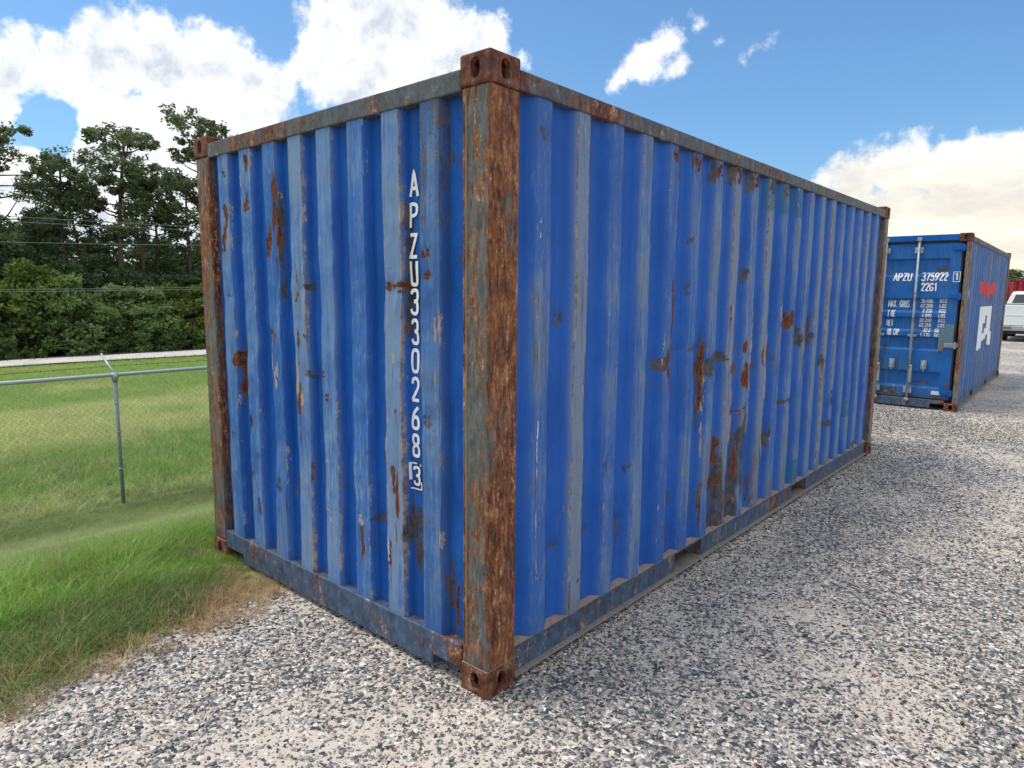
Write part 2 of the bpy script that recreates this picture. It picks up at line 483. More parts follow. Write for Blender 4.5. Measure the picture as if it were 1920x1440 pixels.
M['rod'] = simple('lock_rod_zinc', (0.34, 0.38, 0.40), 0.5, 0.3, var=0.25, scale=18, dirt=(0.17, 0.13, 0.10))
M['rubber'] = simple('black_rubber', (0.02, 0.02, 0.022), 0.7, var=0.2, scale=10)
M['roof'] = simple('roof_steel', (0.10, 0.12, 0.15), 0.6, var=0.3, scale=3, dirt=(0.14, 0.07, 0.04))
M['dark_wood'] = simple('container_floor', (0.05, 0.035, 0.025), 0.8, var=0.3, scale=6)
M['under'] = simple('underframe_steel', (0.035, 0.035, 0.04), 0.8, var=0.3, scale=6)
M['patch_grey'] = simple('grey_primer_patch', (0.10, 0.19, 0.24), 0.7, var=0.25, scale=14, dirt=(0.20, 0.08, 0.05))
M['truck_paint'] = simple('white_car_paint', (0.74, 0.78, 0.80), 0.25, var=0.03, scale=2, bump=0)
M['glass'] = simple('dark_car_glass', (0.03, 0.035, 0.04), 0.08, var=0.1, scale=2, bump=0, spec=0.8)
M['chrome'] = simple('bumper_chrome', (0.55, 0.57, 0.58), 0.22, 0.9, var=0.05, scale=3, bump=0)
M['grey_plastic'] = simple('grey_plastic', (0.13, 0.14, 0.15), 0.6, var=0.1, scale=6)
M['tail_red'] = simple('tail_lamp_red', (0.45, 0.015, 0.015), 0.2, var=0.05, scale=5, bump=0)
M['alloy'] = simple('alloy_wheel', (0.4, 0.4, 0.42), 0.35, 0.8, var=0.1, scale=5, bump=0)
M['concrete'] = simple('post_footing', (0.42, 0.40, 0.36), 0.9, var=0.2, scale=20)

# ================================================================ shipping containers
CL, CW, CH = 6.058, 2.438, 2.591
END=[('R',-2.115,2.363,0.0254,0.0177),('R',-1.853,2.387,0.0291,0.0309),('R',-1.871,2.182,0.0353,0.0373),('R',-2.116,2.093,0.0384,0.0664),('R',-2.156,1.957,0.0391,0.0368),('R',-1.572,2.099,0.0319,0.124),('R',-1.642,1.966,0.0329,0.0704),('D',-1.556,1.876,0.0267,0.1685),('X',-1.359,1.711,0.025,0.0684),('D',-1.3,1.706,0.0438,0.0135),('R',-1.189,1.719,0.0188,0.0158),('X',-1.189,1.892,0.007,0.1307),('R',-0.615,1.711,0.0443,0.0165),('R',-0.542,1.709,0.05,0.0185),('D',-0.521,1.848,0.0248,0.1833),('D',-0.514,1.642,0.0355,0.0929),('R',-0.38,1.86,0.0298,0.0198),('R',-0.371,1.767,0.0298,0.0155),('D',-0.254,2.256,0.0077,0.0288),('D',-0.211,2.201,0.0091,0.0286),('D',-0.213,1.833,0.0093,0.051),('R',-2.071,1.284,0.0389,0.0448),('R',-2.015,1.2,0.032,0.1445),('R',-1.933,0.91,0.0377,0.0387),('R',-2.127,0.834,0.0202,0.0201),('B',-1.63,1.233,0.0224,0.0718),('R',-1.642,1.447,0.0279,0.0294),('B',-1.414,1.243,0.0208,0.1153),('R',-1.384,1.135,0.0206,0.0577),('B',-1.442,0.948,0.0159,0.0296),('B',-1.189,1.431,0.0142,0.0135),('R',-1.164,1.273,0.0236,0.0164),('R',-1.128,1.163,0.0234,0.0137),('B',-1.158,0.832,0.0287,0.0113),('B',-1.156,0.572,0.0434,0.0087),('B',-1.116,0.506,0.0191,0.0289),('B',-0.604,1.397,0.0113,0.0387),('B',-0.662,1.201,0.0155,0.0224),('R',-0.583,1.156,0.0113,0.0123),('R',-0.609,0.821,0.0193,0.051),('R',-0.584,0.737,0.0153,0.1155),('R',-0.428,0.815,0.0107,0.0738),('R',-0.488,0.703,0.0184,0.0151),('D',-0.375,1.14,0.0409,0.0188),('R',-0.418,1.523,0.0103,0.0574),('B',-0.316,1.228,0.0067,0.1157),('B',-0.317,1.534,0.0066,0.0673),('D',-0.754,0.603,0.0492,0.0134),('D',-1.646,0.618,0.046,0.0283),('R',-1.843,0.435,0.0248,0.0364),('B',-0.864,0.585,0.0173,0.0301),('W',-0.656,0.492,0.012,0.0584),('R',-0.641,0.489,0.0158,0.0476),('D',-1.306,1.261,0.0447,0.0169),('D',-1.314,1.463,0.0199,0.0111),('R',-0.855,0.484,0.0173,0.0663),('R',-0.414,0.516,0.0108,0.0226),('R',-0.236,0.307,0.0167,0.0791),('D',-0.497,0.605,0.0587,0.1019),('D',-0.492,0.856,0.0436,0.0496),('B',-1.369,1.137,0.0154,0.0402),('R',-1.376,1.432,0.0153,0.0337),('D',-0.269,0.395,0.0203,0.0989),('D',-0.979,1.861,0.0129,0.0752),('D',-2.107,1.66,0.0389,0.0094),('R',-1.912,0.648,0.0189,0.0296),('B',-1.951,0.559,0.0192,0.04),('D',-1.505,0.646,0.0165,0.0491),('D',-0.802,0.927,0.0166,0.0105),('B',-0.682,0.871,0.0119,0.0413)]
SIDE=[('R',1.469,2.433,0.0354,0.0244),('R',1.747,2.414,0.0396,0.0258),('R',2.018,2.427,0.0438,0.0272),('R',2.313,2.428,0.0487,0.0318),('R',2.588,2.43,0.0445,0.0267),('D',2.852,2.42,0.0485,0.0279),('D',3.127,2.43,0.0528,0.0291),('R',1.568,2.139,0.0248,0.0142),('R',1.516,2.303,0.012,0.061),('D',1.573,2.077,0.0249,0.0343),('D',1.7,2.422,0.0454,0.0455),('D',1.961,2.419,0.0501,0.0479),('D',2.242,2.419,0.0555,0.0567),('D',2.509,2.42,0.0609,0.0528),('R',1.491,1.602,0.0184,0.1476),('D',1.57,1.55,0.0126,0.0901),('R',3.378,1.525,0.082,0.0651),('B',2.696,1.375,0.038,0.1679),('R',2.561,1.223,0.0642,0.1105),('D',2.5,1.796,0.0352,0.0416),('D',1.683,1.997,0.0392,0.0206),('D',0.451,1.921,0.0076,0.0203),('D',0.475,1.617,0.0117,0.0468),('D',0.504,1.577,0.0318,0.0189),('R',1.491,1.315,0.0248,0.1026),('D',1.43,1.32,0.1486,0.0297),('D',1.702,1.377,0.1937,0.0093),('B',2.684,1.002,0.0286,0.2699),('R',2.513,0.918,0.1289,0.0112),('D',2.549,0.646,0.0839,0.0846),('R',2.189,0.679,0.0493,0.0722),('R',2.181,0.472,0.1338,0.0219),('D',2.194,0.354,0.1522,0.1677),('D',1.955,0.361,0.0305,0.0998),('D',1.864,0.397,0.0294,0.0979),('R',1.574,0.297,0.0199,0.0601),('D',1.583,0.502,0.0198,0.0526),('D',0.878,0.83,0.0293,0.0332),('D',1.107,0.78,0.0324,0.0204),('R',1.039,0.518,0.0479,0.0088),('D',1.053,0.444,0.0213,0.0744),('D',0.732,0.536,0.037,0.0082),('D',0.48,0.525,0.0412,0.0078),('B',0.332,0.54,0.0057,0.2271),('W',0.33,0.966,0.0056,0.1935),('W',0.354,1.827,0.0109,0.0444),('W',0.322,1.957,0.0053,0.0391),('D',3.031,0.661,0.0757,0.0578),('D',3.403,0.873,0.17,0.0128),('D',4.483,0.553,0.1293,0.0202),('D',2.763,0.309,0.0299,0.0734),('T',3.655,0.276,0.1181,0.0837),('T',5.098,0.614,0.1307,0.0759),('P',3.094,2.374,0.3618,0.1095),('R',4.556,0.778,0.0486,0.0603),('W',5.466,0.415,0.0606,0.0802),('W',5.526,1.238,0.0301,0.0653),('B',0.622,2.404,0.0081,0.09),('B',0.677,2.379,0.0083,0.0685),('B',0.963,2.354,0.0095,0.0735),('D',0.352,2.346,0.0427,0.0168),('D',0.793,1.72,0.0045,0.1003),('D',0.647,0.312,0.0179,0.011),('D',0.22,0.452,0.0108,0.0147),('D',1.669,1.729,0.0196,0.03),('D',3.844,1.406,0.1073,0.0877),('D',2.964,1.666,0.041,0.0302),('R',5.399,0.167,0.1004,0.0462),('D',2.949,1.248,0.0621,0.0546),('D',3.714,1.154,0.0387,0.0614),('B',3.174,1.352,0.022,0.2422),('B',2.429,0.961,0.0176,0.2222),('R',2.273,1.532,0.0164,0.0683)]


def face_map(which):
    if which == 'front': return lambda u, z, w: (u - CW, -w, z)
    if which == 'right': return lambda u, z, w: (w, u, z)
    if which == 'back': return lambda u, z, w: (-u, CL + w, z)
    if which == 'left': return lambda u, z, w: (-CW - w, CL - u, z)


class Corr:
    """trapezoid corrugation along u"""
    def __init__(s, first, pitch, n, outer, slope, depth, w_out, u0, u1, z0, z1):
        s.first, s.pitch, s.n, s.outer, s.slope, s.depth, s.w_out = first, pitch, n, outer, slope, depth, w_out
        s.u0, s.u1, s.z0, s.z1 = u0, u1, z0, z1

    def frac(s, u):
        """1 on the outer faces, 0 on the inner ones"""
        u = np.asarray(u, dtype=float)
        k = np.clip(np.round((u - s.first - s.outer / 2) / s.pitch), 0, s.n - 1)
        c = s.first + k * s.pitch + s.outer / 2
        return np.clip(1 - (np.abs(u - c) - s.outer / 2) / s.slope, 0, 1)

    def edge(s, u):
        u = np.asarray(u, dtype=float)
        k = np.clip(np.round((u - s.first - s.outer / 2) / s.pitch), 0, s.n - 1)
        c = s.first + k * s.pitch + s.outer / 2
        return np.abs(np.abs(u - c) - s.outer / 2)

    def breaks(s):
        out = []
        for k in range(s.n):
            a = s.first + k * s.pitch
            out += [a - s.slope, a, a + s.outer, a + s.outer + s.slope]
        return out


def grid_mesh(name, T, us, zs, wf, shift=None, attrs=None):
    U, Z = np.meshgrid(us, zs)
    Wd = wf(U, Z)
    U2 = U if shift is None else U + shift(U, Z)
    X, Y, Zz = T(U2.ravel(), Z.ravel(), Wd.ravel())
    V = np.stack([np.broadcast_to(X, U.size), np.broadcast_to(Y, U.size), np.broadcast_to(Zz, U.size)], 1)
    nu, nz = len(us), len(zs)
    i = np.arange(nu - 1)[None, :] + nu * np.arange(nz - 1)[:, None]
    i = i.ravel()
    F = np.stack([i, i + 1, i + 1 + nu, i + nu], 1)
    me = npmesh(name, V, F, True)
    me.set_sharp_from_angle(angle=math.radians(17))
    if attrs:
        for an, (r, g, b) in attrs(U, Z).items():
            at = me.color_attributes.new(an, 'FLOAT_COLOR', 'POINT')
            a = np.ones((U.size, 4), dtype=np.float32)
            a[:, 0] = np.ravel(r); a[:, 1] = np.ravel(g); a[:, 2] = np.ravel(b)
            at.data.foreach_set('color', a.ravel())
    return me


def usamples(c, du):
    s = set()
    for b in c.breaks():
        if c.u0 < b < c.u1:
            s.add(round(b, 4))
    s |= {c.u0, c.u1}
    s = sorted(s); out = [s[0]]
    for a, b in zip(s[:-1], s[1:]):
        n = max(1, int(math.ceil((b - a) / du)))
        out += [a + (b - a) * (i + 1) / n for i in range(n)]
    return np.array(out)


def paint(U, Z, marks, du=0.0):
    ch = {k: np.zeros_like(U) for k in 'RBDTPWX'}
    zr = Z[:, 0]
    rr = np.random.RandomState(99)
    for i, (t, u, z, a, b) in enumerate(marks):
        u = u + du
        if t in 'RD' and b > 0.012: a, b = a * 0.85, b * 1.3
        if t in 'TP':
            ch[t] = np.maximum(ch[t], ((np.abs(U - u) < a) & (np.abs(Z - z) < b)).astype(float))
            continue
        lo, hi = np.searchsorted(zr, [z - b * 2 - 0.34, z + b * 2 + 0.04])
        if hi <= lo: continue
        u_, z_ = U[lo:hi], Z[lo:hi]
        a = max(a, 0.005); b = max(b, 0.007)
        n = 1 if b < 0.012 and a < 0.012 else 9
        val = np.zeros_like(u_)
        for k in range(n):
            if n == 1: ou, oz, ka, kb = 0, 0, 1, 1
            else:
                ou, oz = rr.uniform(-.8, .8) * a, rr.uniform(-.95, .95) * b
                ka, kb = (rr.uniform(.30, .70), rr.uniform(.22, .55)) if t != 'D' else (rr.uniform(.16, .45) * (1.6 if a > 0.04 else 1), rr.uniform(.2, .7) * (1.3 if a > 0.04 else 1))
            wob = 0.12 * a * np.sin(z_ * 31 + i * 1.7 + k)
            r2 = ((u_ - u - ou + wob) / (a * ka)) ** 2 + ((z_ - z - oz) / (b * kb)) ** 2
            val = np.maximum(val, np.clip(0.80 - r2 * 0.42, 0, 1))
        ch[t][lo:hi] = np.maximum(ch[t][lo:hi], val)
        r2 = ((u_ - u) / (a * 1.3)) ** 2 + ((z_ - z) / (b * 1.2)) ** 2
        if t in 'RXD':
            ch['D'][lo:hi] = np.maximum(ch['D'][lo:hi], 0.24 * np.exp(-r2))
        if t in 'RX' and b > 0.010:
            s = np.exp(-((u_ - u) / (a * 0.9 + 0.005)) ** 2) * ((z_ < z) & (z_ > z - b - 0.28)) * np.clip(1 - (z - z_) / (b + 0.28), 0, 1)
            ch['D'][lo:hi] = np.maximum(ch['D'][lo:hi], 0.45 * s)
            ch['B'][lo:hi] = np.maximum(ch['B'][lo:hi], 0.30 * np.exp(-((r2 - 1.2) / 0.6) ** 2))
    return ch


def wall_attrs(c, marks, seed, chips, fade_k=1.0, extra=None, du=0.0):
    def f(U, Z):
        ch = paint(U, Z, marks, du)
        fr = c.frac(U)
        rr = np.random.RandomState(seed)
        rib = np.clip(np.round((U - c.first - c.outer / 2) / c.pitch), 0, c.n - 1).astype(int)
        ribf = rr.rand(c.n)[rib] * 0.5 + 0.5
        n1 = vnoise(U, Z, 0.35, 0.5, seed + 3, 3)
        fade = fade_k * (0.04 + 1.0 * fr ** 3 * (0.5 + 0.5 * ribf)) * (0.95 + 0.4 * n1)  # chalky outer faces, plus recess shade painted in as deeper blue
        ed = np.exp(-(c.edge(U) / 0.011) ** 2)
        edv = ed * (0.75 + 0.5 * n1) * chips
        n2 = vnoise(U * 3, Z, 0.09, 0.16, seed + 5, 3)
        n3 = vnoise(U * 3, Z, 0.07, 0.25, seed + 9, 3)
        ch['B'] = np.maximum(ch['B'], ed * np.clip(n2 * 1.9 - 0.22, 0, 0.62) * chips)
        ch['R'] = np.maximum(ch['R'], ed * np.clip(n3 * 1.9 - 0.55, 0, 0.62) * chips)
        n4 = vnoise(U, Z, 0.03, 0.05, seed + 21, 2)
        ch['D'] = np.maximum(ch['D'], np.clip(n4 * 1.6 - 0.98, 0, 0.5) * chips)
        # dull strip along the top and the foot of the wall
        top = np.exp(-((c.z1 - Z) / 0.05) ** 2); foot = np.exp(-((Z - c.z0) / 0.07) ** 2)
        ch['D'] = np.maximum(ch['D'], 0.24 * top + 0.30 * foot)
        if extra:
            fade = extra(U, Z, ch, fade)
        return {'wear_a': (np.maximum(ch['R'], ch['X'] * 0.62), ch['B'], ch['D']),
                'wear_b': (np.maximum(ch['T'] * 0.7, ch['P'] * 0.62), ch['W'], np.clip(fade, 0, 1.2)),
                'wear_c': (edv, rr.rand(c.n)[rib], fr)}
    return f


# ---- corner castings: hollow blocks with oval holes, from one boolean-cut mesh
def cut_casting(top):
    bm = bmesh.new()
    bmesh.ops.create_cube(bm, size=1)
    for v in bm.verts:
        v.co = Vector(((v.co.x - 0.5) * 0.162, (v.co.y + 0.5) * 0.178, (v.co.z + 0.5) * 0.118))
    bmesh.ops.bevel(bm, geom=list(bm.edges), offset=0.010, segments=3, affect='EDGES', profile=0.5)
    me = bpy.data.meshes.new('casting_blank'); bm.to_mesh(me); bm.free()
    ob = bpy.data.objects.new('casting_blank', me); COL.objects.link(ob)
    cutters = []

    def cutter(mb):
        o = bpy.data.objects.new('cutter', mb.mesh('cutter')); COL.objects.link(o); cutters.append(o)
        md = ob.modifiers.new('b', 'BOOLEAN'); md.operation = 'DIFFERENCE'; md.solver = 'EXACT'; md.object = o

    def stadium(w, h, n=8):
        r = w / 2; pts = []
        for i in range(n + 1):
            a = PI * i / n
            pts.append((r * math.cos(a), (h / 2 - r) + r * math.sin(a)))
        for i in range(n + 1):
            a = PI + PI * i / n
            pts.append((r * math.cos(a), -(h / 2 - r) + r * math.sin(a)))
        return pts
    cutter(MB().box(-0.136, -0.026, 0.026, 0.152, 0.022, 0.098))
    st = stadium(0.050, 0.079)
    cutter(MB().prism(st, lambda p: (-0.078 + p[0], -0.02, 0.06 + p[1]), lambda p: (-0.078 + p[0], 0.05, 0.06 + p[1])))
    cutter(MB().prism(st, lambda p: (0.02, 0.088 + p[0], 0.06 + p[1]), lambda p: (-0.05, 0.088 + p[0], 0.06 + p[1])))
    zc = (0.09, 0.14) if top else (-0.02, 0.04)
    st2 = stadium(0.063, 0.10)
    cutter(MB().prism(st2, lambda p: (-0.081 + p[0], 0.089 + p[1], zc[0]), lambda p: (-0.081 + p[0], 0.089 + p[1], zc[1])))
    dg = bpy.context.evaluated_depsgraph_get()
    ev = ob.evaluated_get(dg)
    res = bpy.data.meshes.new_from_object(ev)
    res.name = 'corner_casting'
    for o in cutters + [ob]:
        bpy.data.objects.remove(o)
    res.materials.clear()
    return res


CAST_TOP, CAST_LOW = cut_casting(True), cut_casting(False)


def place_casting(src, sx, sy, x, y, z, mat, parent):
    me = src.copy()
    co = np.zeros(len(me.vertices) * 3, dtype=np.float32); me.vertices.foreach_get('co', co)
    co = co.reshape(-1, 3) * np.array([sx, sy, 1.0]) + np.array([x, y, z])
    me.vertices.foreach_set('co', co.astype(np.float32).ravel())
    if sx * sy < 0:
        me.flip_normals()
    me.update()
    return link('corner_casting', me, mat, parent)


# ---- stroke lettering, laid on a surface
G = {
    'A': [[(0, 0), (.3, 1), (.6, 0)], [(.11, .32), (.49, .32)]],
    'P': [[(.03, 0), (.03, 1)], [(.03, .95), (.34, .95), (.56, .88), (.56, .56), (.34, .48), (.03, .48)]],
    'Z': [[(.03, .95), (.56, .95), (.03, .05), (.58, .05)]],
    'U': [[(.04, 1), (.04, .3), (.08, .05), (.3, .03), (.52, .05), (.56, .3), (.56, 1)]],
    '0': [[(.3, .97), (.06, .93), (.04, .5), (.06, .07), (.3, .03), (.54, .07), (.56, .5), (.54, .93), (.3, .97), (.2, .96)]],
    '1': [[(.1, .78), (.33, 1), (.33, 0)]],
    '2': [[(.05, .75), (.1, .98), (.5, 1.0), (.58, .7), (.4, .48), (.03, .05)], [(.03, .05), (.6, .05)]],
    '3': [[(.05, .82), (.1, .98), (.5, 1.0), (.56, .75), (.5, .54), (.25, .52)], [(.25, .52), (.52, .5), (.58, .22), (.5, 0.0), (.1, .02), (.03, .2)]],
    '4': [[(.45, 0), (.45, 1), (.03, .28), (.6, .28)]],
    '5': [[(.55, .95), (.1, .95), (.07, .55), (.4, .62), (.58, .45), (.56, .1), (.3, .02), (.05, .1), (.03, .22)]],
    '6': [[(.5, .97), (.2, .75), (.04, .45), (.05, .08), (.3, .02), (.55, .08), (.57, .35), (.45, .55), (.15, .52), (.05, .35)]],
    '7': [[(.03, .95), (.57, .95), (.22, 0)]],
    '8': [[(.3, .53), (.07, .6), (.08, .92), (.3, .98), (.52, .92), (.53, .6), (.3, .53), (.04, .42), (.03, .08), (.3, .02), (.57, .08), (.56, .42), (.3, .53)]],
    '9': [[(.1, .03), (.4, .25), (.56, .55), (.55, .92), (.3, .98), (.05, .92), (.03, .65), (.15, .45), (.45, .48), (.55, .65)]],
    'G': [[(.56, .8), (.5, .97), (.15, .98), (.04, .6), (.05, .1), (.3, .02), (.55, .1), (.57, .45)], [(.33, .46), (.57, .46)]],
    'M': [[(.03, 0), (.03, 1), (.33, .3), (.63, 1), (.63, 0)]],
    'X': [[(.03, 0), (.57, 1)], [(.03, 1), (.57, 0)]],
    '.': [[(.1, .03), (.22, .03)], [(.1, .1), (.22, .1)]],
    'R': [[(.03, 0), (.03, 1)], [(.03, .95), (.34, .95), (.56, .88), (.56, .58), (.34, .5), (.03, .5)], [(.3, .5), (.58, 0)]],
    'O': [[(.3, .97), (.06, .93), (.04, .5), (.06, .07), (.3, .03), (.54, .07), (.56, .5), (.54, .93), (.3, .97), (.2, .96)]],
    'S': [[(.55, .82), (.48, .98), (.1, .98), (.04, .7), (.3, .52), (.56, .35), (.52, .03), (.1, .02), (.04, .18)]],
    'T': [[(.0, .95), (.6, .95)], [(.3, .95), (.3, 0)]],
    'E': [[(.57, .95), (.04, .95), (.04, .05), (.57, .05)], [(.04, .5), (.48, .5)]],
    'N': [[(.04, 0), (.04, 1), (.56, 0), (.56, 1)]],
    'B': [[(.04, 0), (.04, 1)], [(.04, .95), (.35, .96), (.52, .88), (.5, .6), (.3, .53), (.04, .53)], [(.3, .53), (.56, .45), (.56, .1), (.35, .04), (.04, .04)]],
    'C': [[(.55, .8), (.5, .97), (.15, .98), (.04, .6), (.05, .1), (.3, .02), (.53, .08), (.57, .22)]],
    'K': [[(.04, 0), (.04, 1)], [(.56, 1), (.08, .42)], [(.2, .55), (.58, 0)]],
    'L': [[(.04, 1), (.04, .05), (.56, .05)]],
    'F': [[(.57, .95), (.04, .95), (.04, 0)], [(.04, .5), (.48, .5)]],
    'I': [[(.3, 0), (.3, 1)]],
    'D': [[(.04, 0), (.04, 1), (.35, .95), (.56, .7), (.56, .3), (.35, .04), (.04, .03)]],
}
ROUND = set('U02356890GOSCPRBD')


def chaikin(p, n=2):
    for _ in range(n):
        q = [p[0]]
        for a, b in zip(p[:-1], p[1:]):
            q.append((a[0] * .75 + b[0] * .25, a[1] * .75 + b[1] * .25)); q.append((a[0] * .25 + b[0] * .75, a[1] * .25 + b[1] * .75))
        q.append(p[-1]); p = q
    return p


def ribbon(mb, pts, wid, T, surf, lift, cross=3, step=0.012):
    """a painted stroke that follows the surface"""
    P = []
    for a, b in zip(pts[:-1], pts[1:]):
        n = max(1, int(math.ceil(math.hypot(b[0] - a[0], b[1] - a[1]) / step)))
        P += [(a[0] + (b[0] - a[0]) * i / n, a[1] + (b[1] - a[1]) * i / n) for i in range(n)]
    P.append(pts[-1])
    V = []
    for i, p in enumerate(P):
        q0 = P[max(i - 1, 0)]; q1 = P[min(i + 1, len(P) - 1)]
        a = (p[0] - q0[0], p[1] - q0[1]); b = (q1[0] - p[0], q1[1] - p[1])
        la = math.hypot(*a) or 1; lb = math.hypot(*b) or 1
        if i == 0: t = (b[0] / lb, b[1] / lb)
        elif i == len(P) - 1: t = (a[0] / la, a[1] / la)
        else: t = (a[0] / la + b[0] / lb, a[1] / la + b[1] / lb)
        lt = math.hypot(*t) or 1
        t = (t[0] / lt, t[1] / lt)
        k = 1.0
        if 0 < i < len(P) - 1:
            k = min(1.5, 1.0 / max(0.5, t[0] * a[0] / la + t[1] * a[1] / la))
        nx, ny = -t[1], t[0]
        for j in range(cross + 1):
            s = (j / cross - 0.5) * wid * k
            u, z = p[0] + nx * s, p[1] + ny * s
            V.append(T(u, z, float(surf(u, z)) + lift))
    F = []
    c1 = cross + 1
    for i in range(len(P) - 1):
        for j in range(cross):
            F.append((i * c1 + j, i * c1 + j + 1, (i + 1) * c1 + j + 1, (i + 1) * c1 + j))
    mb.add(V, F)


def letters(txt, u, z, h, wid, T, surf, aspect=0.6, gap=0.18, lift=0.003, cross=3, clean=1.0):
    mb = MB(); k = 0
    x = u
    for ch in txt:
        if ch == ' ':
            x += h * aspect * 0.8; continue
        for st in G[ch]:
            p = chaikin(st) if ch in ROUND and len(st) > 3 else st
            p = [(x + a / 0.6 * aspect * h, z + b * h) for a, b in p]
            ribbon(mb, p, wid, T, surf, lift + 0.0004 * (k % 5), cross); k += 1
        x += h * (aspect + gap) if ch != '.' else h * 0.3
    return mb


def side_rail_low(T, name, mat, parent):
    """channel under a side wall with two fork pockets"""
    u0, u1 = 0.180, CL - 0.180
    pk = [(1.675, 2.030), (4.028 - 0.355, 4.028)]
    r = MB()
    r.box(u0, u1, -0.110, -0.010, 0.156, 0.164)
    edges = [u0] + [v for p in pk for v in p] + [u1]
    for a, b in zip(edges[::2], edges[1::2]):
        r.box(a, b, -0.036, -0.030, 0.036, 0.156)
    o = r.build(name, mat, parent, T=lambda p: T(p[0], p[2], p[1]))
    f = MB().box(u0, u1, -0.100, -0.003, 0.026, 0.034)
    f.build('rail_flange', M['flange'], o, T=lambda p: T(p[0], p[2], p[1]))
    for a, b in pk:
        g = MB()
        g.box(a - 0.006, a, -0.6, -0.037, 0.036, 0.155); g.box(b, b + 0.006, -0.6, -0.037, 0.036, 0.155)
        g.box(a + 0.001, b - 0.001, -0.6, -0.101, 0.027, 0.033)
        g.build('fork_pocket', M['post_far'], o, T=lambda p: T(p[0], p[2], p[1]))
    return o


def end_rail_low(T, mat, parent, zb=0.030):
    poly = [(0.163, 0.080), (0.372, 0.080), (0.372, zb), (CW - 0.345, zb), (CW - 0.345, 0.080), (CW - 0.163, 0.080), (CW - 0.163, 0.188), (0.163, 0.188)]
    mb = MB().prism(poly, lambda p: T(p[0], p[1], -0.006), lambda p: T(p[0], p[1], -0.075))
    return mb.build('bottom_end_rail', mat, parent, bevel=0.004)


